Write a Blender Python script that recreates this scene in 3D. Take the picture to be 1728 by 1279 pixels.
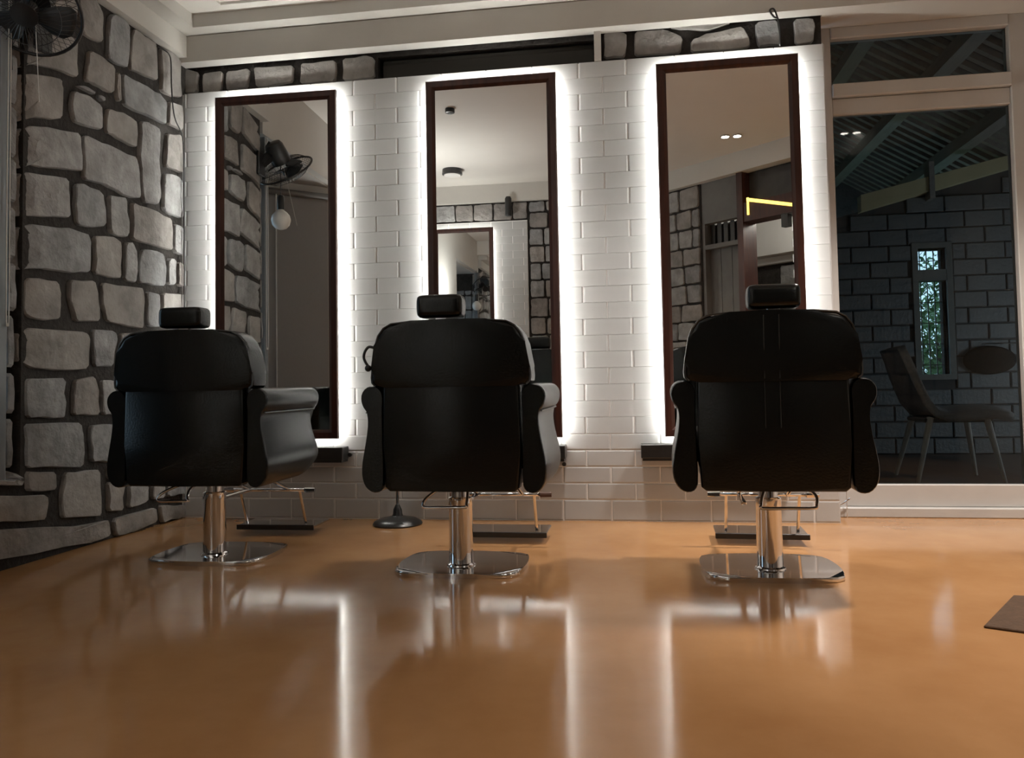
import bpy, bmesh, math, random
from mathutils import Vector, Matrix

for o in list(bpy.data.objects):
    bpy.data.objects.remove(o, do_unlink=True)
SC = bpy.context.scene
COL = SC.collection

# ------------------------------------------------------------------ camera
cam_d = bpy.data.cameras.new('camera')
cam = bpy.data.objects.new('camera', cam_d)
COL.objects.link(cam)
cam_d.sensor_fit = 'HORIZONTAL'
cam_d.sensor_width = 36.0
cam_d.lens = 1367.2 / 1728 * 36.0
cam_d.shift_y = -53.2 / 1728
cam_d.clip_start = 0.02
_r = Vector((0.98749329, 0.15669993, -0.01738197))
_u = Vector((0.02410755, -0.04112206, 0.99886325))
_f = Vector((-0.15580702, 0.9867898, 0.04438541))
cam.matrix_world = Matrix(((_r.x, _u.x, -_f.x, 0.0),
                           (_r.y, _u.y, -_f.y, -3.8181),
                           (_r.z, _u.z, -_f.z, 0.6465),
                           (0, 0, 0, 1)))
SC.camera = cam

# ------------------------------------------------------------------ world, exposure
W = bpy.data.worlds.new('overcast_sky')
SC.world = W
W.use_nodes = True
bg = W.node_tree.nodes['Background']
bg.inputs[0].default_value = (0.62, 0.80, 1.0, 1)
bg.inputs[1].default_value = 2.2

SC.view_settings.view_transform = 'Standard'
SC.view_settings.look = 'None'
SC.view_settings.gamma = 1.0
SC.view_settings.use_curve_mapping = False
SC.view_settings.exposure = 0.0

LED_STRENGTH = 74.0        # LED tape behind the backlit mirrors
LED_COLOR = (1.0, 0.995, 0.925)
SPOT_POWER = 50.0          # ceiling downlights
SPOT_COLOR = (1.0, 0.80, 0.62)

def lamp(name, kind, loc, power, color, size=0.1, rot=None, spot=None, blend=0.5):
    d = bpy.data.lights.new(name, kind)
    d.energy = power
    d.color = color
    if kind == 'AREA':
        d.size = size
    else:
        d.shadow_soft_size = size
    if kind == 'SPOT':
        d.spot_size = spot
        d.spot_blend = blend
    o = bpy.data.objects.new(name, d)
    o.location = loc
    if rot:
        o.rotation_euler = rot
    COL.objects.link(o)
    return o

# ------------------------------------------------------------------ materials
def mat(name, color, rough=0.5, metal=0.0, color2=None, scale=8.0, detail=6.0, bump=0.0, bump_scale=None,
        spec=0.5, coat=0.0, stretch=None, ramp=(0.35, 0.65), rough2=None):
    m = bpy.data.materials.new(name)
    m.use_nodes = True
    nt = m.node_tree
    b = nt.nodes['Principled BSDF']
    b.inputs['Base Color'].default_value = (*color, 1)
    b.inputs['Roughness'].default_value = rough
    b.inputs['Metallic'].default_value = metal
    b.inputs['Specular IOR Level'].default_value = spec
    b.inputs['Coat Weight'].default_value = coat
    tc = nt.nodes.new('ShaderNodeTexCoord')
    src = tc.outputs['Object']
    if stretch:
        mp = nt.nodes.new('ShaderNodeMapping')
        mp.inputs['Scale'].default_value = stretch
        nt.links.new(src, mp.inputs['Vector'])
        src = mp.outputs['Vector']
    if color2 is not None:
        n = nt.nodes.new('ShaderNodeTexNoise')
        n.inputs['Scale'].default_value = scale
        n.inputs['Detail'].default_value = detail
        n.inputs['Roughness'].default_value = 0.6
        nt.links.new(src, n.inputs['Vector'])
        r = nt.nodes.new('ShaderNodeValToRGB')
        r.color_ramp.elements[0].position = ramp[0]
        r.color_ramp.elements[1].position = ramp[1]
        r.color_ramp.elements[0].color = (*color, 1)
        r.color_ramp.elements[1].color = (*color2, 1)
        nt.links.new(n.outputs['Fac'], r.inputs['Fac'])
        nt.links.new(r.outputs['Color'], b.inputs['Base Color'])
        if rough2 is not None:
            mr = nt.nodes.new('ShaderNodeMapRange')
            mr.inputs['From Min'].default_value = 0.3
            mr.inputs['From Max'].default_value = 0.7
            mr.inputs['To Min'].default_value = rough
            mr.inputs['To Max'].default_value = rough2
            nt.links.new(n.outputs['Fac'], mr.inputs['Value'])
            nt.links.new(mr.outputs['Result'], b.inputs['Roughness'])
    if bump > 0:
        n2 = nt.nodes.new('ShaderNodeTexNoise')
        n2.inputs['Scale'].default_value = bump_scale or scale * 3
        n2.inputs['Detail'].default_value = 8
        nt.links.new(src, n2.inputs['Vector'])
        bp = nt.nodes.new('ShaderNodeBump')
        bp.inputs['Strength'].default_value = bump
        bp.inputs['Distance'].default_value = 0.02
        nt.links.new(n2.outputs['Fac'], bp.inputs['Height'])
        nt.links.new(bp.outputs['Normal'], b.inputs['Normal'])
    return m

def emit(name, color, strength):
    m = bpy.data.materials.new(name)
    m.use_nodes = True
    nt = m.node_tree
    b = nt.nodes['Principled BSDF']
    b.inputs['Base Color'].default_value = (0.8, 0.8, 0.8, 1)
    b.inputs['Emission Color'].default_value = (*color, 1)
    b.inputs['Emission Strength'].default_value = strength
    return m

def glass_mat(name, tint=(0.86, 0.9, 0.9), ior=1.36):
    m = bpy.data.materials.new(name)
    m.use_nodes = True
    nt = m.node_tree
    for n in list(nt.nodes):
        nt.nodes.remove(n)
    out = nt.nodes.new('ShaderNodeOutputMaterial')
    mix = nt.nodes.new('ShaderNodeMixShader')
    tr = nt.nodes.new('ShaderNodeBsdfTransparent')
    tr.inputs[0].default_value = (*tint, 1)
    gl = nt.nodes.new('ShaderNodeBsdfGlossy')
    gl.inputs['Roughness'].default_value = 0.0
    fr = nt.nodes.new('ShaderNodeFresnel')
    fr.inputs[0].default_value = ior
    nt.links.new(fr.outputs[0], mix.inputs[0])
    nt.links.new(tr.outputs[0], mix.inputs[1])
    nt.links.new(gl.outputs[0], mix.inputs[2])
    nt.links.new(mix.outputs[0], out.inputs[0])
    return m

def cloth_mat(name, color, trans):
    m = bpy.data.materials.new(name)
    m.use_nodes = True
    nt = m.node_tree
    for n in list(nt.nodes):
        nt.nodes.remove(n)
    out = nt.nodes.new('ShaderNodeOutputMaterial')
    mix = nt.nodes.new('ShaderNodeMixShader')
    mix.inputs[0].default_value = trans
    d = nt.nodes.new('ShaderNodeBsdfDiffuse')
    t = nt.nodes.new('ShaderNodeBsdfTranslucent')
    w = nt.nodes.new('ShaderNodeTexNoise')
    w.inputs['Scale'].default_value = 60
    r = nt.nodes.new('ShaderNodeValToRGB')
    r.color_ramp.elements[0].color = (*[c * 0.92 for c in color], 1)
    r.color_ramp.elements[1].color = (*color, 1)
    nt.links.new(w.outputs['Fac'], r.inputs['Fac'])
    nt.links.new(r.outputs[0], d.inputs[0])
    nt.links.new(r.outputs[0], t.inputs[0])
    nt.links.new(d.outputs[0], mix.inputs[1])
    nt.links.new(t.outputs[0], mix.inputs[2])
    nt.links.new(mix.outputs[0], out.inputs[0])
    return m

M = {}
M['floor'] = mat('floor_resin', (0.37, 0.185, 0.075), 0.075, color2=(0.50, 0.275, 0.125), scale=2.2, detail=10,
                 bump=0.002, bump_scale=3, spec=0.5, ramp=(0.3, 0.72), rough2=0.13)
M['mortar'] = mat('dark_mortar', (0.018, 0.015, 0.013), 0.9, color2=(0.035, 0.030, 0.027), scale=20, bump=0.4, bump_scale=60)
M['stone'] = [
    mat('grey_stone', (0.182, 0.183, 0.187), 0.85, color2=(0.317, 0.321, 0.328), scale=9, bump=0.65, bump_scale=26),
    mat('warm_stone', (0.202, 0.191, 0.183), 0.85, color2=(0.336, 0.317, 0.302), scale=7, bump=0.65, bump_scale=22),
    mat('pale_stone', (0.230, 0.228, 0.227), 0.85, color2=(0.365, 0.364, 0.364), scale=11, bump=0.65, bump_scale=30),
    mat('brown_stone', (0.178, 0.166, 0.158), 0.85, color2=(0.288, 0.269, 0.255), scale=8, bump=0.65, bump_scale=24)]
M['tile'] = mat('white_glazed_tile', (0.455, 0.460, 0.460), 0.22, color2=(0.50, 0.505, 0.505), scale=3, bump=0.02, bump_scale=14)
M['grout'] = mat('tile_grout', (0.76, 0.755, 0.745), 0.7, color2=(0.82, 0.815, 0.80), scale=30)
M['plaster'] = mat('white_plaster', (0.52, 0.505, 0.475), 0.8, color2=(0.57, 0.555, 0.52), scale=1.5, bump=0.06, bump_scale=25)
M['ceiling'] = mat('ceiling_paint', (0.72, 0.70, 0.66), 0.75, color2=(0.76, 0.74, 0.70), scale=1.2, bump=0.05, bump_scale=9)
M['frame_white'] = mat('white_frame_paint', (0.50, 0.49, 0.475), 0.4, color2=(0.54, 0.53, 0.51), scale=4, bump=0.03)
M['grey_paint'] = mat('grey_paint', (0.12, 0.118, 0.112), 0.6, color2=(0.15, 0.147, 0.14), scale=5)
M['dark_panel'] = mat('dark_panel_paint', (0.035, 0.032, 0.03), 0.5, color2=(0.05, 0.046, 0.043), scale=12)
M['red_wood'] = mat('red_brown_wood', (0.030, 0.009, 0.006), 0.35, color2=(0.065, 0.019, 0.011), scale=5, stretch=(6, 6, 0.5), detail=8)
M['dark_wood'] = mat('dark_stained_wood', (0.016, 0.007, 0.005), 0.35, color2=(0.035, 0.014, 0.010), scale=5, stretch=(6, 6, 0.5), detail=8)
M['mirror'] = mat('mirror_silver', (0.90, 0.91, 0.90), 0.0, 1.0, color2=(0.91, 0.92, 0.91), scale=1)
M['leather'] = mat('black_leather', (0.0016, 0.0026, 0.0025), 0.27, color2=(0.0026, 0.0038, 0.0036), scale=30, bump=0.05, bump_scale=140, spec=0.36)
M['leather_seam'] = mat('black_leather_piping', (0.018, 0.019, 0.018), 0.3, color2=(0.024, 0.025, 0.024), scale=40)
M['chrome'] = mat('chrome', (0.72, 0.72, 0.73), 0.07, 1.0, color2=(0.76, 0.76, 0.77), scale=2)
M['black_plastic'] = mat('black_plastic', (0.012, 0.012, 0.013), 0.35, color2=(0.018, 0.018, 0.019), scale=20)
M['black_metal'] = mat('black_metal', (0.010, 0.010, 0.010), 0.3, color2=(0.016, 0.016, 0.016), scale=20, spec=0.6)
M['smoke_plastic'] = mat('dark_translucent_blade', (0.018, 0.022, 0.025), 0.5, color2=(0.025, 0.03, 0.033), scale=9)
M['rubber'] = mat('brown_rubber', (0.09, 0.04, 0.025), 0.6, color2=(0.12, 0.055, 0.035), scale=20)
M['white_globe'] = mat('opal_glass', (0.80, 0.79, 0.76), 0.25, color2=(0.83, 0.82, 0.79), scale=3)
M['white_cord'] = mat('white_cord', (0.62, 0.62, 0.60), 0.6, color2=(0.68, 0.68, 0.66), scale=30)
M['led'] = emit('led_tape', LED_COLOR, LED_STRENGTH)
M['led_yellow'] = emit('yellow_led_tape', (1.0, 0.66, 0.09), 2.2)
M['downlight'] = emit('downlight_lens', (1.0, 0.93, 0.82), 30.0)
M['glass'] = glass_mat('window_glass', (0.82, 0.87, 0.87))
M['blind'] = cloth_mat('grey_blind_cloth', (0.38, 0.372, 0.365), 0.22)
M['roll_blind'] = cloth_mat('dark_blind_cloth', (0.055, 0.052, 0.048), 0.1)
M['block'] = mat('grey_painted_block', (0.095, 0.102, 0.110), 0.55, color2=(0.12, 0.128, 0.136), scale=7, bump=0.35, bump_scale=40)
M['block_joint'] = mat('dark_block_joint', (0.030, 0.032, 0.035), 0.8, color2=(0.04, 0.043, 0.046), scale=20)
M['yellow_plaster'] = mat('cream_plaster', (0.42, 0.37, 0.22), 0.8, color2=(0.47, 0.42, 0.26), scale=4, bump=0.1)
M['rafter'] = mat('grey_rafter_wood', (0.19, 0.18, 0.17), 0.7, color2=(0.24, 0.228, 0.215), scale=5, stretch=(6, 1, 6), bump=0.15)
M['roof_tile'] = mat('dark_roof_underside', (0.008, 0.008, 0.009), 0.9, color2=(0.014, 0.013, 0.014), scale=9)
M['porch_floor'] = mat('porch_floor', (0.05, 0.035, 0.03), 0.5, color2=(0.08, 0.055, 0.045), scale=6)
M['chair_fabric'] = mat('grey_upholstery', (0.13, 0.125, 0.13), 0.7, color2=(0.17, 0.165, 0.17), scale=50, bump=0.1)
M['pale_leg'] = mat('pale_wood_leg', (0.38, 0.35, 0.32), 0.5, color2=(0.46, 0.43, 0.39), scale=9, stretch=(8, 8, 1))
M['leaf'] = [mat('leaf_green', (0.05, 0.13, 0.045), 0.6, color2=(0.10, 0.22, 0.07), scale=3),
             mat('leaf_dark', (0.03, 0.09, 0.04), 0.6, color2=(0.06, 0.15, 0.06), scale=3)]
M['bark'] = mat('bark', (0.05, 0.04, 0.03), 0.9, color2=(0.08, 0.065, 0.05), scale=12, bump=0.3)
M['grass'] = mat('garden_grass', (0.05, 0.10, 0.03), 0.9, color2=(0.09, 0.15, 0.05), scale=6)
M['patch_brown'] = mat('dark_brown_patch', (0.065, 0.034, 0.016), 0.9, color2=(0.09, 0.048, 0.024), scale=40, bump=0.3)
M['matte_black'] = mat('matte_black_cloth', (0.004, 0.004, 0.004), 0.9, color2=(0.006, 0.006, 0.006), scale=30, spec=0.08)
M['grey_blue'] = mat('grey_blue_metal', (0.16, 0.18, 0.20), 0.4, color2=(0.20, 0.22, 0.24), scale=6)
M['lobby'] = mat('lobby_plaster', (0.55, 0.54, 0.52), 0.8, color2=(0.6, 0.59, 0.57), scale=2)

# ------------------------------------------------------------------ mesh helpers
def mesh(name, bm, m, smooth=False):
    bmesh.ops.recalc_face_normals(bm, faces=bm.faces)
    me = bpy.data.meshes.new(name)
    bm.to_mesh(me)
    bm.free()
    for mm in (m if isinstance(m, (list, tuple)) else [m]):
        me.materials.append(mm)
    if smooth:
        me.shade_smooth() if hasattr(me, 'shade_smooth') else None
        for p in me.polygons:
            p.use_smooth = True
        if smooth != 'all' and hasattr(me, 'set_sharp_from_angle'):
            me.set_sharp_from_angle(angle=math.radians(smooth if smooth > 1 else 38))
    return me

def link(name, me, parent=None):
    o = bpy.data.objects.new(name, me)
    COL.objects.link(o)
    if parent is not None:
        o.parent = parent
    return o

def obj(name, bm, m, parent=None, smooth=False):
    return link(name, mesh(name, bm, m, smooth), parent)

def tag(o, label=None, cat=None, group=None, kind=None):
    if label: o['label'] = label
    if cat: o['category'] = cat
    if group: o['group'] = group
    if kind: o['kind'] = kind
    return o

def thing(name, label, cat, loc=(0, 0, 0), rz=0.0, group=None):
    o = bpy.data.objects.new(name, None)
    COL.objects.link(o)
    o.location = loc
    o.rotation_euler = (0, 0, rz)
    o.empty_display_size = 0.1
    return tag(o, label, cat, group)

def struct(name, bm, m, smooth=False):
    return tag(obj(name, bm, m, None, smooth), kind='structure')

def copy_tree(o, parent=None):
    c = o.copy()
    COL.objects.link(c)
    c.parent = parent
    for ch in list(o.children):
        copy_tree(ch, c)
    return c

def box(bm, x0, x1, y0, y1, z0, z1, bevel=0.0, seg=2):
    v = [bm.verts.new(p) for p in ((x0, y0, z0), (x1, y0, z0), (x1, y1, z0), (x0, y1, z0),
                                   (x0, y0, z1), (x1, y0, z1), (x1, y1, z1), (x0, y1, z1))]
    fs = [bm.faces.new([v[i] for i in q]) for q in ((0, 3, 2, 1), (4, 5, 6, 7), (0, 1, 5, 4), (1, 2, 6, 5), (2, 3, 7, 6), (3, 0, 4, 7))]
    if bevel > 0:
        es = list({e for f in fs for e in f.edges})
        bmesh.ops.bevel(bm, geom=es, offset=bevel, segments=seg, profile=0.7, affect='EDGES')
    return v

def boxm(*a, **k):
    bm = bmesh.new()
    box(bm, *a, **k)
    return bm

def smooth_path(pts, n=4):
    P = [Vector(p) for p in pts]
    if len(P) < 3:
        return P
    out = []
    for i in range(len(P) - 1):
        p0 = P[max(i - 1, 0)]; p1 = P[i]; p2 = P[i + 1]; p3 = P[min(i + 2, len(P) - 1)]
        for k in range(n):
            t = k / n
            out.append(0.5 * ((2 * p1) + (p2 - p0) * t + (2 * p0 - 5 * p1 + 4 * p2 - p3) * t * t + (3 * p1 - p0 - 3 * p2 + p3) * t ** 3))
    out.append(P[-1])
    return out

def tube(bm, pts, r, sides=8, closed=False, cap=True):
    P = [Vector(p) for p in pts]
    n = len(P)
    rings = []
    prev = None
    for i in range(n):
        if closed:
            t = P[(i + 1) % n] - P[i - 1]
        else:
            t = P[min(i + 1, n - 1)] - P[max(i - 1, 0)]
        t.normalize()
        if prev is None:
            a = Vector((0, 0, 1)) if abs(t.z) < 0.9 else Vector((1, 0, 0))
            nx = t.cross(a).normalized()
        else:
            nx = (prev - t * prev.dot(t)).normalized()
        prev = nx
        ny = t.cross(nx)
        rr = r[i] if isinstance(r, (list, tuple)) else r
        rings.append([bm.verts.new(P[i] + nx * rr * math.cos(2 * math.pi * k / sides) + ny * rr * math.sin(2 * math.pi * k / sides)) for k in range(sides)])
    m = n if closed else n - 1
    for i in range(m):
        a, b = rings[i], rings[(i + 1) % n]
        for k in range(sides):
            bm.faces.new((a[k], a[(k + 1) % sides], b[(k + 1) % sides], b[k]))
    if cap and not closed:
        bm.faces.new(list(reversed(rings[0])))
        bm.faces.new(rings[-1])

def lathe(bm, prof, sides=24, M4=None):
    rings = []
    for (r, z) in prof:
        ring = []
        for k in range(sides):
            a = 2 * math.pi * k / sides
            v = Vector((max(r, 1e-4) * math.cos(a), max(r, 1e-4) * math.sin(a), z))
            ring.append(bm.verts.new(M4 @ v if M4 else v))
        rings.append(ring)
    for a, b in zip(rings[:-1], rings[1:]):
        for k in range(sides):
            bm.faces.new((a[k], a[(k + 1) % sides], b[(k + 1) % sides], b[k]))
    bm.faces.new(list(reversed(rings[0])))
    bm.faces.new(rings[-1])

def prism(bm, poly, axis, d0, d1, bevel=0.0, seg=3, round_end=None):
    """poly: list of 2d points; axis 'y' -> poly is (x,z) extruded in y, axis 'z' -> poly is (x,y)"""
    def P(p, d):
        return (p[0], d, p[1]) if axis == 'y' else ((p[0], p[1], d) if axis == 'z' else (d, p[0], p[1]))
    a = [bm.verts.new(P(p, d0)) for p in poly]
    b = [bm.verts.new(P(p, d1)) for p in poly]
    n = len(poly)
    f0 = bm.faces.new(a)
    f1 = bm.faces.new(list(reversed(b)))
    for i in range(n):
        bm.faces.new((a[i], b[i], b[(i + 1) % n], a[(i + 1) % n]))
    if bevel > 0:
        es = [e for e in f0.edges] + [e for e in f1.edges]
        bmesh.ops.bevel(bm, geom=es, offset=bevel, segments=seg, profile=0.6, affect='EDGES')
    return a, b

# stones: a rough polygon on a wall, raised with softened edges
def chaikin(p, cut=0.012):
    q = []
    n = len(p)
    for i in range(n):
        a, b = p[i], p[(i + 1) % n]
        L = math.hypot(b[0] - a[0], b[1] - a[1]) + 1e-9
        k = min(0.3, cut / L)
        q.append((a[0] + (b[0] - a[0]) * k, a[1] + (b[1] - a[1]) * k))
        q.append((b[0] - (b[0] - a[0]) * k, b[1] - (b[1] - a[1]) * k))
    return q

def stone_mesh(poly, place, depth, rng, chk=0.012):
    p = chaikin(poly, chk)
    den = []
    n = len(p)
    for i in range(n):
        a, b = p[i], p[(i + 1) % n]
        L = math.hypot(b[0] - a[0], b[1] - a[1])
        k = 3 if L > 0.13 else (2 if L > 0.06 else 1)
        for j in range(k):
            t = j / k
            w = 0.0045 if (k > 1 and j) else 0.002
            den.append((a[0] + (b[0] - a[0]) * t + rng.uniform(-w, w), a[1] + (b[1] - a[1]) * t + rng.uniform(-w, w)))
    n = len(den)
    cx = sum(q[0] for q in den) / n
    cz = sum(q[1] for q in den) / n
    bm = bmesh.new()
    rings = []
    for ins, d in ((0.0, -0.012), (0.001, depth * 0.66), (0.0048, depth * 0.96)):
        ring = []
        for q in den:
            dx, dz = cx - q[0], cz - q[1]
            L = math.hypot(dx, dz) + 1e-6
            i2 = min(ins, L * 0.3)
            dd = d + (rng.uniform(-0.003, 0.003) if d > 0 else 0)
            ring.append(bm.verts.new(place(q[0] + dx / L * i2, q[1] + dz / L * i2, dd)))
        rings.append(ring)
    mid = []
    for q in den:
        mid.append(bm.verts.new(place(cx + (q[0] - cx) * 0.5, cz + (q[1] - cz) * 0.5, depth * 0.96 + rng.uniform(-0.002, 0.003))))
    rings.append(mid)
    c = bm.verts.new(place(cx, cz, depth * 0.96 + rng.uniform(-0.002, 0.004)))
    for a, b in zip(rings[:-1], rings[1:]):
        for k in range(n):
            bm.faces.new((a[k], a[(k + 1) % n], b[(k + 1) % n], b[k]))
    for k in range(n):
        bm.faces.new((mid[k], mid[(k + 1) % n], c))
    return bm

def add_stone(poly, place, depth, rng, parent, chk=0.011, m=None):
    return obj('stone', stone_mesh(poly, place, depth, rng, chk), m or rng.choice(M['stone']), parent, smooth=28)

def courses(u0, u1, z0, z1, rng, hmin=0.15, hmax=0.2, wmin=0.15, wmax=0.28, gap=0.016):
    out = []
    z = z0
    while z < z1 - 0.05:
        h = rng.uniform(hmin, hmax)
        if z1 - (z + h) < 0.08:
            h = z1 - z
        u = u0 - rng.uniform(0, 0.08)
        while u < u1 - 0.03:
            w = rng.uniform(wmin, wmax)
            if u1 - (u + w) < 0.07:
                w = u1 - u
            a, b = max(u, u0) + gap * 0.5, min(u + w, u1) - gap * 0.5
            if b - a > 0.03:
                j = lambda s=0.010: rng.uniform(-s, s)
                c, d = z + gap * 0.5, z + h - gap * 0.5
                out.append([(a + j(.006), c + j(.006)), ((a + b) / 2 + j(), c + j(.005)), (b + j(.006), c + j(.006)), (b + j(.004), (c + d) / 2),
                            (b + j(.006), d + j(.006)), ((a + b) / 2 + j(), d + j(.005)), (a + j(.006), d + j(.006)), (a + j(.004), (c + d) / 2)])
            u += w
        z += h
    return out

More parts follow.
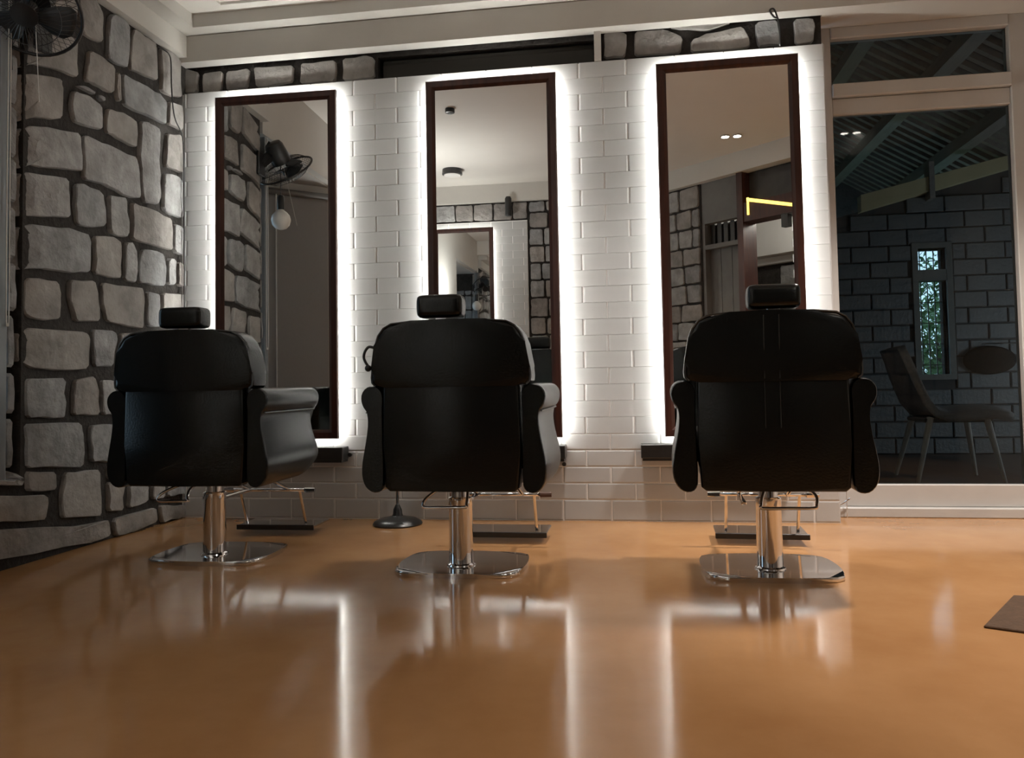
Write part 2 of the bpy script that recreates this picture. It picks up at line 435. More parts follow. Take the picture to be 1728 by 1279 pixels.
LEFT_STONES = [
 [(-0.802,2.345),(-0.711,2.345),(-0.66,2.315),(-0.65,2.286),(-0.654,2.168),(-0.719,2.154),(-0.777,2.159),(-0.801,2.211)],
 [(-0.603,2.307),(-0.572,2.339),(-0.501,2.339),(-0.462,2.328),(-0.472,2.13),(-0.544,2.113),(-0.618,2.118),(-0.613,2.226)],
 [(-0.445,2.303),(-0.422,2.334),(-0.339,2.33),(-0.253,2.329),(-0.246,2.149),(-0.339,2.137),(-0.455,2.126),(-0.456,2.237)],
 [(-0.215,2.329),(-0.137,2.342),(-0.048,2.334),(-0.034,2.141),(-0.123,2.117),(-0.208,2.11)],
 [(-1.128,2.254),(-0.826,2.345),(-0.815,2.244),(-0.824,2.181),(-0.982,2.136),(-1.133,2.091)],
 [(-1.128,1.987),(-1.117,2.051),(-0.981,2.093),(-0.814,2.114),(-0.808,1.954),(-0.894,1.947),(-1.061,1.913),(-1.134,1.861)],
 [(-0.738,2.1),(-0.659,2.105),(-0.57,2.092),(-0.575,1.972),(-0.617,1.96),(-0.707,1.965),(-0.761,1.958),(-0.747,2.036)],
 [(-0.559,2.061),(-0.535,2.084),(-0.526,1.961),(-0.537,1.943),(-0.555,1.965)],
 [(-0.516,2.084),(-0.386,2.09),(-0.214,2.093),(-0.162,2.065),(-0.169,1.959),(-0.264,1.955),(-0.499,1.942),(-0.51,2.002)],
 [(-0.143,2.087),(-0.027,2.103),(-0.027,1.968),(-0.068,1.971),(-0.149,1.965)],
 [(-1.13,1.839),(-1.076,1.874),(-0.911,1.909),(-0.897,1.889),(-0.9,1.749),(-1.058,1.704),(-1.135,1.652),(-1.144,1.752)],
 [(-0.817,1.918),(-0.765,1.937),(-0.697,1.932),(-0.707,1.917),(-0.765,1.916)],
 [(-0.687,1.918),(-0.667,1.936),(-0.627,1.93),(-0.642,1.904)],
 [(-0.839,1.891),(-0.746,1.904),(-0.657,1.888),(-0.651,1.782),(-0.706,1.772),(-0.829,1.759),(-0.848,1.817)],
 [(-0.616,1.892),(-0.499,1.907),(-0.402,1.895),(-0.407,1.775),(-0.498,1.773),(-0.584,1.782),(-0.625,1.777)],
 [(-0.373,1.912),(-0.313,1.924),(-0.22,1.916),(-0.226,1.755),(-0.219,1.584),(-0.231,1.547),(-0.348,1.525),(-0.366,1.616),(-0.384,1.756)],
 [(-0.162,1.918),(-0.041,1.948),(-0.02,1.922),(-0.026,1.75),(-0.108,1.748),(-0.175,1.746)],
 [(-1.12,1.631),(-1.074,1.669),(-0.801,1.723),(-0.791,1.687),(-0.776,1.568),(-0.889,1.545),(-1.072,1.515),(-1.11,1.487),(-1.134,1.551)],
 [(-0.768,1.726),(-0.604,1.728),(-0.407,1.728),(-0.384,1.648),(-0.377,1.542),(-0.496,1.528),(-0.654,1.546),(-0.766,1.535)],
 [(-0.174,1.716),(-0.068,1.727),(-0.026,1.706),(-0.026,1.517),(-0.108,1.516),(-0.193,1.529),(-0.187,1.659)],
 [(-1.114,1.454),(-1.087,1.487),(-0.863,1.514),(-0.853,1.459),(-0.852,1.355),(-0.973,1.334),(-1.116,1.311),(-1.12,1.38)],
 [(-0.817,1.504),(-0.78,1.515),(-0.664,1.51),(-0.639,1.489),(-0.627,1.363),(-0.682,1.346),(-0.806,1.336),(-0.821,1.409)],
 [(-0.603,1.505),(-0.496,1.521),(-0.48,1.518),(-0.462,1.352),(-0.495,1.335),(-0.596,1.342)],
 [(-0.44,1.51),(-0.312,1.511),(-0.121,1.498),(-0.114,1.338),(-0.262,1.336),(-0.439,1.339)],
 [(-0.101,1.479),(-0.026,1.478),(-0.026,1.324),(-0.094,1.333)],
 [(-1.111,1.26),(-1.069,1.288),(-0.843,1.316),(-0.731,1.304),(-0.718,1.267),(-0.729,1.145),(-0.885,1.127),(-1.011,1.125),(-1.113,1.103),(-1.122,1.171)],
 [(-0.697,1.31),(-0.56,1.328),(-0.517,1.308),(-0.521,1.148),(-0.6,1.142),(-0.696,1.146)],
 [(-0.484,1.314),(-0.428,1.327),(-0.399,1.249),(-0.41,1.141),(-0.488,1.142),(-0.489,1.236)],
 [(-0.358,1.31),(-0.186,1.311),(-0.173,1.238),(-0.179,1.154),(-0.286,1.145),(-0.387,1.144),(-0.387,1.23)],
 [(-0.147,1.294),(-0.087,1.303),(-0.094,1.168),(-0.153,1.164)],
 [(-0.06,1.292),(-0.012,1.283),(-0.012,1.169),(-0.06,1.168)],
 [(-1.078,1.081),(-0.911,1.087),(-0.9,1.051),(-0.905,0.934),(-0.968,0.926),(-1.057,0.925),(-1.084,0.949)],
 [(-0.849,1.101),(-0.7,1.119),(-0.675,1.05),(-0.662,0.942),(-0.812,0.931),(-0.849,1.026)],
 [(-0.646,1.113),(-0.358,1.122),(-0.345,1.07),(-0.351,0.933),(-0.492,0.937),(-0.609,0.946),(-0.65,1.026)],
 [(-0.322,1.112),(-0.224,1.108),(-0.217,0.949),(-0.321,0.949)],
 [(-0.198,1.118),(-0.012,1.13),(-0.011,0.97),(-0.204,0.957)],
 [(-1.072,0.889),(-0.756,0.894),(-0.727,0.876),(-0.735,0.74),(-0.837,0.73),(-1.062,0.738),(-1.101,0.769),(-1.102,0.856)],
 [(-0.708,0.906),(-0.567,0.912),(-0.541,0.886),(-0.576,0.75),(-0.692,0.751)],
 [(-0.519,0.905),(-0.26,0.909),(-0.26,0.741),(-0.524,0.744)],
 [(-0.236,0.918),(-0.011,0.923),(-0.011,0.76),(-0.235,0.741)],
 [(-1.074,0.698),(-0.873,0.699),(-0.869,0.539),(-1.068,0.548)],
 [(-0.812,0.692),(-0.692,0.71),(-0.671,0.658),(-0.66,0.54),(-0.82,0.547),(-0.821,0.626)],
 [(-0.645,0.693),(-0.484,0.686),(-0.46,0.532),(-0.639,0.543)],
 [(-0.437,0.686),(-0.21,0.67),(-0.21,0.521),(-0.436,0.527)],
 [(-0.183,0.662),(0.001,0.652),(0.001,0.508),(-0.183,0.516)],
 [(-1.076,0.527),(-0.781,0.515),(-0.761,0.457),(-0.765,0.33),(-1.066,0.358)],
 [(-0.716,0.501),(-0.551,0.5),(-0.55,0.332),(-0.71,0.348)],
 [(-0.529,0.491),(-0.288,0.486),(-0.287,0.318),(-0.528,0.334)],
 [(-0.262,0.477),(0.009,0.463),(0.009,0.298),(-0.262,0.316)],
 [(-1.07,0.346),(-0.92,0.33),(-0.919,0.257),(-1.069,0.273)],
 [(-0.865,0.321),(-0.658,0.308),(-0.648,0.111),(-0.881,0.139),(-0.887,0.24)],
 [(-0.599,0.249),(-0.493,0.229),(-0.498,0.111),(-0.598,0.123)],
 [(-0.599,0.32),(-0.435,0.303),(-0.435,0.244),(-0.599,0.263)],
 [(-0.452,0.217),(-0.312,0.203),(-0.318,0.121),(-0.457,0.116)],
 [(-0.274,0.198),(-0.175,0.186),(-0.182,0.12),(-0.274,0.13)],
 [(-0.155,0.187),(0.009,0.167),(0.002,0.119),(-0.154,0.124)],
 [(-0.399,0.306),(0.009,0.274),(0.009,0.187),(-0.399,0.232)],
 [(-1.279,0.378),(-1.114,0.36),(-1.086,0.333),(-1.089,0.297),(-1.279,0.318)],
 [(-1.313,0.286),(-0.972,0.245),(-0.958,0.205),(-0.971,0.151),(-1.298,0.191)],
 [(-1.255,0.161),(-0.806,0.097),(-0.592,0.084),(-0.586,0.017),(-0.697,0.01),(-1.232,0.051)],
 [(-0.559,0.082),(-0.254,0.089),(-0.241,0.018),(-0.433,0.004),(-0.548,0.006)],
 [(-0.215,0.094),(0.002,0.062),(0.009,0.004),(-0.201,0.007)],
]
BAND_STONES = [
 [(-2.316,2.324),(-2.239,2.296),(-2.244,2.187),(-2.316,2.184)],
 [(-2.215,2.289),(-2.101,2.291),(-2.11,2.182),(-2.215,2.181)],
 [(-2.084,2.288),(-1.954,2.296),(-1.964,2.193),(-2.082,2.184)],
 [(-1.935,2.299),(-1.712,2.292),(-1.717,2.206),(-1.851,2.189),(-1.917,2.19)],
 [(-1.675,2.296),(-1.487,2.298),(-1.488,2.188),(-1.68,2.19)],
 [(-1.451,2.304),(-1.329,2.312),(-1.284,2.295),(-1.285,2.19),(-1.452,2.19)],
 [(-0.134,2.324),(-0.028,2.318),(-0.034,2.197),(-0.137,2.197)],
 [(0.012,2.319),(0.156,2.315),(0.239,2.269),(0.227,2.198),(0.009,2.198)],
 [(0.171,2.324),(0.464,2.323),(0.352,2.292),(0.274,2.305)],
 [(0.273,2.251),(0.352,2.28),(0.517,2.298),(0.544,2.233),(0.542,2.195),(0.271,2.193)],
 [(0.57,2.313),(0.67,2.317),(0.681,2.196),(0.576,2.196)],
 [(0.741,2.311),(0.821,2.314),(0.838,2.277),(0.826,2.194),(0.742,2.191)],
]
# ------------------------------------------------------------------ lamps of the room and added fill lights
lamp('downlight_and_fill_beam', 'SPOT', (0.809, -3.31, 2.68), SPOT_POWER, SPOT_COLOR, 0.05, (0, 0, 0), math.radians(88), 0.9)
lamp('downlight_and_fill_beam', 'SPOT', (1.673, -2.00, 2.68), SPOT_POWER, SPOT_COLOR, 0.05, (0, 0, 0), math.radians(88), 0.9)
lamp('downlight_and_fill_beam', 'SPOT', (1.35, -0.75, 2.47), 290.0, (1.0, 0.90, 0.82), 0.12, (0, 0, 0), math.radians(92), 0.75)
lamp('downlight_and_fill_beam', 'SPOT', (-0.15, -0.55, 2.47), 120.0, (1.0, 0.93, 0.86), 0.12, (0, 0, 0), math.radians(62), 0.8)  # added fill without a fitting, brightens floor and lower wall between the chairs
lamp('ceiling_fill_light', 'AREA', (-2.0, -3.3, 1.6), 16.0, (1.0, 0.99, 0.96), 0.3, (math.pi, 0, 0))  # added unseen fill with no lamp body, brightens the ceiling
lamp('porch_fill_light', 'POINT', (3.4, 1.2, 0.7), 18.0, (0.85, 0.93, 1.0), 0.15)  # added unseen fill, lifts the rafters and the porch
lamp('lobby_fill_light', 'POINT', (1.83, -4.13, 2.35), 30.0, (1.0, 0.95, 0.86), 0.1)  # added unseen fill that keeps the lobby from going dark

# ------------------------------------------------------------------ room shell
XL = -2.302            # stone wall face on the left
ZC = 2.52              # lower soffit along the back wall
ZH = 2.72              # ceiling of the room
YR = -4.56             # rear wall face
KD = 1.08
def up(z): return z if z < 0.65 else 0.6465 + (z - 0.6465) * KD
rng = random.Random(11)

bm = bmesh.new()
box(bm, -3.3, 4.4, -7.2, 0.26, -0.12, 0.0)
struct('floor', bm, M['floor'])
bm = bmesh.new()
box(bm, -3.3, 4.4, -7.2, 0.30, ZH, ZH + 0.12)
struct('ceiling', bm, M['ceiling'])
struct('trim_13', boxm(-2.36, 2.55, -1.20, 0.30, ZC, ZH + 0.01), M['ceiling'])

# back wall: grout bed under the tiles, dark mortar above, recess with a rolled blind
bm = bmesh.new()
box(bm, -2.50, 0.864, 0.0002, 0.16, 0.0, 2.168)
for f in bm.faces: f.material_index = 0
n0 = len(bm.faces)
box(bm, -2.50, -1.272, 0.050, 0.16, 2.168, ZC)
box(bm, -0.150, 0.864, 0.050, 0.16, 2.168, ZC)
box(bm, -1.272, -0.150, 0.050, 0.16, 2.300, ZC)
box(bm, -1.272, -0.150, 0.150, 0.16, 2.168, 2.300)
bm.faces.ensure_lookup_table()
for f in bm.faces[n0:]: f.material_index = 1
wall_back = struct('wall_back', bm, [M['grout'], M['mortar']])

# tiles of the back wall: bevelled white bricks in running bond
TP, TH = 0.225, 0.0768
tile_cache = {}
def tile_mesh(w, h, bz):
    k = (round(w, 3), round(h, 4), bz)
    if k not in tile_cache:
        bm = bmesh.new()
        b, d, dd = 0.006, 0.0022, 0.007
        hw, hh = w / 2, h / 2
        r0 = [(-hw, dd, -hh), (hw, dd, -hh), (hw, dd, hh), (-hw, dd, hh)]
        r1 = [(-hw, d, -hh), (hw, d, -hh), (hw, d, hh), (-hw, d, hh)]
        r2 = [(-hw + b, 0, -hh + bz), (hw - b, 0, -hh + bz), (hw - b, 0, hh - bz), (-hw + b, 0, hh - bz)]
        R = [[bm.verts.new(p) for p in r] for r in (r0, r1, r2)]
        for a, c in zip(R[:-1], R[1:]):
            for i in range(4):
                bm.faces.new((a[i], a[(i + 1) % 4], c[(i + 1) % 4], c[i]))
        bm.faces.new(R[2])
        tile_cache[k] = mesh('tile', bm, M['tile'])
    return tile_cache[k]

def tiling(parent, x0, x1, ztop, phase, hidden, place):
    rows = [(0.003, 0.0965)]
    z = 0.0995
    while z < ztop - 0.02:
        g = 0.0024 if z < 0.40 else 0.0005
        rows.append((z, min(z + TH, ztop) - g))
        z += TH
    hid = bmesh.new()
    for i, (za, zb) in enumerate(rows):
        x = x0 - ((x0 - phase - (TP / 2 if i % 2 else 0)) % TP)
        while x < x1 - 0.005:
            a, b = max(x, x0) + 0.002, min(x + TP, x1) - 0.002
            x += TP
            if b - a < 0.012:
                continue
            me = tile_mesh(b - a, zb - za, 0.005 if za < 0.40 else 0.0007)
            c = ((a + b) / 2, (za + zb) / 2)
            if any(a > h[0] and b < h[1] and za > h[2] and zb < h[3] for h in hidden):
                t = bmesh.new(); t.from_mesh(me)
                bmesh.ops.translate(t, verts=t.verts, vec=(c[0], 0, c[1]))
                tmp = bpy.data.meshes.new('t'); t.to_mesh(tmp); t.free()
                hid.from_mesh(tmp); bpy.data.meshes.remove(tmp)
                continue
            o = link('tile', me, parent)
            place(o, c)
    if len(hid.verts):
        o = obj('tile_field', hid, M['tile'], parent)
        tag(o, kind='stuff')
        place(o, (0, 0))
    else:
        hid.free()

MZ0, MZ1, MW = 0.3936, 2.1118, 0.6314
MX = [-2.0861 + MW / 2, -0.9941 + MW / 2, 0.1042 + MW / 2]
hidden = [(x - MW / 2 - 0.01, x + MW / 2 + 0.0, MZ0, MZ1) for x in MX]
tiling(wall_back, -2.30, 0.866, 2.172, -1.9456, hidden, lambda o, c: setattr(o, 'location', (c[0], -0.002, c[1])))

# stones over the tiles
for q in BAND_STONES:
    add_stone(q, lambda u, v, d: (u, 0.050 - d, v), 0.022, rng, wall_back)

# left wall: stones to y = -1.12, then a bay with its own window and an angled far side
bm = bmesh.new()
box(bm, -3.20, XL - 0.004, -1.09, 0.16, 0.0, ZC)
box(bm, -3.20, XL - 0.07, -1.125, -1.09, 0.0, ZC)
box(bm, -3.20, XL - 0.004, -2.56, -1.09, 0.0, 0.318)
n0 = len(bm.faces)
box(bm, -2.36, XL, -2.56, -1.125, 2.27, ZH)
box(bm, -3.20, -2.36, -2.80, -1.125, 2.26, ZH)
box(bm, -3.20, XL, -7.2, -2.56, 0.0, ZH)
box(bm, -3.20, -3.10, -1.22, -1.125, 0.318, 2.26); box(bm, -3.20, -3.10, -2.56, -1.90, 0.318, 2.26)
box(bm, -3.20, -3.10, -1.90, -1.22, 2.15, 2.26)
bm.faces.ensure_lookup_table()
for f in bm.faces[n0:]: f.material_index = 1
wall_left = struct('wall_left', bm, [M['mortar'], M['plaster']])
bm = bmesh.new()
prism(bm, [(-3.10, -1.95), (-2.34, -2.545), (-2.40, -2.62), (-3.16, -2.03)], 'z', 0.318, 2.26)
struct('wall_bay', bm, M['plaster'])

def left_place(u, v, d):
    x = XL + d
    if u < -1.035 and v > 0.33:
        x -= min(0.075, (-1.035 - u) ** 2 * 9.0)
    return (x, u, v)
for q in LEFT_STONES:
    add_stone(q, left_place, 0.017, rng, wall_left)
# stones of the window reveal, facing the room's far end
for (za, zb) in ((0.37, 0.55), (0.57, 0.72), (0.74, 0.93), (0.95, 1.13), (1.15, 1.34), (1.36, 1.52), (1.54, 1.72), (1.74, 1.93), (1.95, 2.01)):
    for (xa, xb) in ((-2.395, -2.315), (-2.50, -2.41), (-2.66, -2.515), (-2.84, -2.675), (-3.08, -2.855)):
        j = lambda: rng.uniform(-.006, .006)
        q = [(xa + j(), za + j()), (xb + j(), za + j()), (xb + j(), zb + j()), (xa + j(), zb + j())]
        add_stone(q, lambda u, v, d: (u, -1.125 - d, v), 0.015, rng, wall_left, 0.011, M['stone'][0])
# stones under the window sill beyond those in view
for q in courses(-2.38, -1.33, 0.01, 0.31, rng, 0.12, 0.16):
    add_stone(q, left_place, 0.028, rng, wall_left)

# rear wall with tile panel and stones
bm = bmesh.new()
box(bm, -2.50, 0.27, YR - 0.18, YR - 0.006, 0.0, ZH)
wall_rear = struct('wall_rear', bm, M['mortar'])
tb = boxm(-2.30, -1.120, YR - 0.008, YR + 0.0125, 0.0, 2.335)
tag(obj('trim_1', tb, M['grout']), kind='structure')
RMX = -1.469 - MW / 2
def rear_tile(o, c):
    o.location = (c[0], YR + 0.014, c[1])
    o.rotation_euler = (0, 0, math.pi)
tiling(wall_rear, -2.30, -1.118, 2.338, -2.29, [(RMX - MW / 2, RMX + MW / 2, 0.60, 2.20)], rear_tile)
for q in courses(-1.105, 0.26, 0.01, 2.53, rng, 0.16, 0.205, 0.15, 0.28):
    add_stone(q, lambda u, v, d: (u, YR - 0.006 + d, v), 0.02, rng, wall_rear)
for q in courses(-2.29, -1.115, 2.345, 2.53, rng, 0.17, 0.19, 0.18, 0.30):
    add_stone(q, lambda u, v, d: (u, YR - 0.006 + d, v), 0.02, rng, wall_rear)

# diagonal wall behind the photographer's right shoulder (45 degrees)
S2 = math.sqrt(0.5)
def dg(u, n, z):            # u along the wall, n into the room
    u *= KD
    return (0.27 + (u - n) * S2, YR + (u + n) * S2, up(z))
def dbox(bm, u0, u1, n0, n1, z0, z1):
    v = [bm.verts.new(dg(*p)) for p in ((u0, n0, z0), (u1, n0, z0), (u1, n1, z0), (u0, n1, z0), (u0, n0, z1), (u1, n0, z1), (u1, n1, z1), (u0, n1, z1))]
    for q in ((0, 3, 2, 1), (4, 5, 6, 7), (0, 1, 5, 4), (1, 2, 6, 5), (2, 3, 7, 6), (3, 0, 4, 7)):
        bm.faces.new([v[i] for i in q])
bm = bmesh.new()
dbox(bm, -0.05, 0.44, -0.16, -0.01, 0, 2.60)
dbox(bm, 1.78, 3.1, -0.16, -0.01, 0, 2.60)
dbox(bm, 0.44, 1.78, -0.16, -0.06, 2.395, 2.60)
dbox(bm, 0.44, 0.86, -0.16, -0.10, 2.06, 2.395)
wall_dg = struct('wall_diagonal', bm, [M['mortar']])
for q in courses(0.02, 0.43, 0.01, 2.39, rng, 0.155, 0.185, 0.15, 0.26):
    add_stone(q, lambda u, v, d: dg(u, -0.01 + d, v), 0.02, rng, wall_dg)
for q in courses(1.80, 3.0, 0.01, 2.39, rng, 0.155, 0.185, 0.17, 0.28):
    add_stone(q, lambda u, v, d: dg(u, -0.01 + d, v), 0.02, rng, wall_dg)

# grey service door in the recess of the diagonal wall
bm = bmesh.new()
dbox(bm, 0.44, 0.47, -0.14, -0.02, 0, 2.06); dbox(bm, 0.83, 0.86, -0.14, -0.02, 0, 2.06); dbox(bm, 0.47, 0.83, -0.14, -0.02, 1.80, 1.84); dbox(bm, 0.44, 0.86, -0.10, -0.02, 2.03, 2.395)
door1 = tag(obj('door_1', bm, M['grey_paint']), kind='structure')
for k in range(3):
    bm = bmesh.new()
    dbox(bm, 0.472 + k * 0.12, 0.472 + (k + 1) * 0.12 - 0.006, -0.12, -0.09, 0.01, 1.80)
    obj('door_board', bm, M['grey_paint'], door1)
for k in range(5):
    bm = bmesh.new()
    dbox(bm, 0.475 + k * 0.072, 0.475 + k * 0.072 + 0.045, -0.13, -0.10, 1.84, 2.03)
    obj('transom_bar', bm, M['dark_panel'], door1)
bm = bmesh.new(); dbox(bm, 0.47, 0.83, -0.15, -0.14, 1.84, 2.03)
obj('transom_blocker', bm, M['roof_tile'], door1)  # added opaque backing, blocks lobby light between the bars
# red-brown door frame with yellow LED tape; the lobby is seen through it
bm = bmesh.new()
dbox(bm, 0.86, 0.92, -0.16, 0.03, 0, 2.395); dbox(bm, 1.72, 1.78, -0.16, 0.03, 0, 2.395)
dbox(bm, 0.92, 1.72, -0.16, 0.02, 1.97, 2.13)
door2 = tag(obj('door_2', bm, M['red_wood']), kind='structure')
bm = bmesh.new(); dbox(bm, 0.92, 1.72, -0.10, -0.08, 2.13, 2.395)
obj('panel', bm, M['dark_panel'], door2)
bm = bmesh.new(); dbox(bm, 0.965, 0.980, 0.02, 0.032, 2.02, 2.165)
v = [bm.verts.new(dg(u, n, z)) for n in (0.02, 0.032) for u, z in ((0.965, 2.165), (1.70, 1.95), (1.70, 1.925), (0.965, 2.135))]
for q in ((0, 1, 2, 3), (7, 6, 5, 4), (0, 4, 5, 1), (1, 5, 6, 2), (2, 6, 7, 3), (3, 7, 4, 0)):
    bm.faces.new([v[k] for k in q])
obj('led_strip', bm, M['led_yellow'], door2)
bm = bmesh.new(); dbox(bm, 1.30, 1.36, -0.02, 0.04, 1.86, 1.96)
obj('door_bracket', bm, M['black_metal'], door2)
# lobby behind it
bm = bmesh.new()
dbox(bm, -0.3, 3.4, -1.75, -1.60, 0, 2.60)
wall_lob = struct('wall_lobby', bm, M['mortar'])
for q in courses(0.2, 3.2, 0.55, 1.80, rng, 0.17, 0.22, 0.17, 0.3):
    add_stone(q, lambda u, v, d: dg(u, -1.60 + d, v), 0.02, rng, wall_lob, m=M['stone'][2])
bm = bmesh.new(); dbox(bm, -0.3, 3.4, -1.60, -1.52, 1.82, 1.89); dbox(bm, -0.3, 3.4, -1.60, -1.40, 1.895, 2.60)
struct('trim_2', bm, M['lobby'])
bm = bmesh.new(); dbox(bm, -0.30, -0.15, -1.75, -0.16, 0, 2.60); dbox(bm, 3.1, 3.25, -1.75, -0.16, 0, 2.60)
struct('wall_lobby_side', bm, M['lobby'])

# right wall (out of frame)
bm = bmesh.new()
box(bm, 2.40, 2.55, -2.6, 0.25, 0, ZH)
struct('wall_right', bm, M['plaster'])

# white beams under the ceiling
bm = bmesh.new()
box(bm, XL - 0.02, 2.42, -0.045, 0.03, 2.318, 2.452)
box(bm, XL - 0.02, 2.42, -0.13, 0.03, 2.455, ZC + 0.01)
box(bm, 0.866, 2.42, 0.03, 0.30, 2.318, ZC + 0.01)
struct('trim_3', bm, M['plaster'])
bm = bmesh.new()
box(bm, XL - 0.02, XL + 0.045, -1.125, -0.045, 2.343, 2.452)
box(bm, XL - 0.02, XL + 0.13, -1.125, -0.13, 2.455, ZC + 0.01)
struct('trim_4', bm, M['plaster'])
bm = bmesh.new()
box(bm, XL, 0.32, YR - 0.01, YR + 0.05, 2.535, ZH + 0.01)
struct('trim_5', bm, M['plaster'])
bm = bmesh.new()
dbox(bm, -0.03, 3.1, -0.12, 0.06, 2.395, 2.58)
struct('trim_6', bm, M['plaster'])
# raised rectangular moulding on the ceiling
bm = bmesh.new()
x0, x1, y0, y1, w = -1.99, 0.9, -1.05, -0.205, 0.018
for b in ((x0, x1, y1 - w, y1), (x0, x1, y0, y0 + w), (x0, x0 + w, y0 + w, y1 - w), (x1 - w, x1, y0 + w, y1 - w)):
    box(bm, b[0], b[1], b[2], b[3], ZC - 0.012, ZC + 0.002)
struct('trim_7', bm, M['ceiling'])
# white jamb at the right end of the blind recess
struct('trim_8', boxm(-0.181, -0.149, -0.004, 0.15, 2.174, 2.318), M['plaster'])

# ------------------------------------------------------------------ window to the porch
win = struct('window_1', boxm(0.850, 0.935, 0.185, 0.255, 0.0, 2.32, bevel=0.004, seg=1), M['frame_white'])
def wpart(name, *a, m='frame_white', bevel=0.004):
    return obj(name, boxm(*a, bevel=bevel, seg=1), M[m], win)
wpart('stile', 1.722, 1.80, 0.185, 0.255, 0.0, 2.32)
wpart('head_rail', 0.935, 1.722, 0.18, 0.255, 2.265, 2.32)
wpart('transom', 0.935, 1.722, 0.170, 0.255, 1.980, 2.043)
wpart('sash_rail', 0.935, 1.722, 0.195, 0.250, 1.900, 1.978)
wpart('kick_panel', 0.935, 1.722, 0.195, 0.255, 0.045, 0.148)
wpart('sill_strip', 0.85, 1.80, 0.160, 0.255, 0.0, 0.045)
wpart('side_panel', 1.80, 2.42, 0.185, 0.255, 0.0, 2.32)
wpart('pane', 0.935, 1.722, 0.222, 0.228, 0.148, 1.900, m='glass', bevel=0)
wpart('pane', 0.935, 1.722, 0.222, 0.228, 2.043, 2.265, m='glass', bevel=0)
hs = thing('door_stop', 'tiny chrome door stop at the foot of the white window frame', 'door stop', (0.905, 0.14, 0.0))
bm = bmesh.new(); tube(bm, [(-0.03, -0.01, 0.055), (0.0, 0.0, 0.065), (0.035, 0.0, 0.09)], 0.003)
obj('hook_arm', bm, M['chrome'], hs)
bm = bmesh.new(); tube(bm, [(0.02, 0.0, 0.0), (0.02, 0.0, 0.16)], 0.0022)
obj('rod', bm, M['chrome'], hs)

# ------------------------------------------------------------------ window in the left wall
bm = bmesh.new()
box(bm, -3.16, -3.11, -1.90, -1.85, 0.318, 2.15); box(bm, -3.16, -3.11, -1.27, -1.22, 0.318, 2.15)
box(bm, -3.16, -3.11, -1.85, -1.27, 0.318, 0.37); box(bm, -3.16, -3.11, -1.85, -1.27, 2.10, 2.15); box(bm, -3.155, -3.115, -1.85, -1.27, 1.58, 1.64)
win2 = struct('window_2', bm, M['frame_white'])
obj('pane', boxm(-3.138, -3.132, -1.85, -1.27, 0.37, 1.58), M['glass'], win2)
obj('pane', boxm(-3.138, -3.132, -1.85, -1.27, 1.64, 2.10), M['glass'], win2)
jb = obj('jamb_post', boxm(-2.345, -2.305, -1.205, -1.160, 0.318, 2.26, bevel=0.006, seg=2), M['grey_blue'], win2)

# ------------------------------------------------------------------ porch beyond the glass
PZ, PY = 0.08, 2.50
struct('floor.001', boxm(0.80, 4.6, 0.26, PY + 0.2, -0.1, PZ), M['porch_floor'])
OX0, OX1, OZ0, OZ1 = 2.030, 2.225, 0.66, 1.585
def top(x): return 1.88 + 0.2576 * (x - 1.63)
bm = bmesh.new()
for xa, xb in ((0.80, OX0), (OX1, 4.6)):
    prism(bm, [(xa, 0), (xb, 0), (xb, top(xb)), (xa, top(xa))], 'y', PY + 0.012, PY + 0.16)
box(bm, OX0, OX1, PY + 0.012, PY + 0.16, 0, OZ0); prism(bm, [(OX0, OZ1), (OX1, OZ1), (OX1, top(OX1)), (OX0, top(OX0))], 'y', PY + 0.012, PY + 0.16)
wall_porch = struct('wall_porch', bm, M['block_joint'])
BP, BH = 0.265, 0.118
blk = {}
def block_mesh(w, h):
    k = (round(w, 3), round(h, 3))
    if k not in blk:
        bm = bmesh.new()
        box(bm, -w / 2, w / 2, 0, 0.02, -h / 2, h / 2)
        es = [e for e in bm.edges if all(v.co.y < 0.001 for v in e.verts)]
        bmesh.ops.bevel(bm, geom=es, offset=0.005, segments=1, affect='EDGES')
        blk[k] = mesh('brick', bm, M['block'])
    return blk[k]
r2 = random.Random(5)
for i in range(19):
    z = PZ + i * BH
    x = 1.30 - (BP / 2 if i % 2 else 0)
    while x < 3.5:
        segs = [(x + 0.005, x + BP - 0.005)]
        x += BP
        za, zb = z + 0.005, z + BH - 0.005
        for (a, b) in segs:
            cut = [(a, b)]
            if zb > OZ0 - 0.02 and za < OZ1 + 0.02:
                cut = []
                if a < OX0 - 0.045: cut.append((a, min(b, OX0 - 0.045)))
                if b > OX1 + 0.045: cut.append((max(a, OX1 + 0.045), b))
            for (c, d) in cut:
                if d - c < 0.03 or zb > top(c): continue
                o = link('brick', block_mesh(d - c, zb - za), wall_porch)
                o.location = ((c + d) / 2, PY - 0.008 + r2.uniform(-0.003, 0.003), (za + zb) / 2)
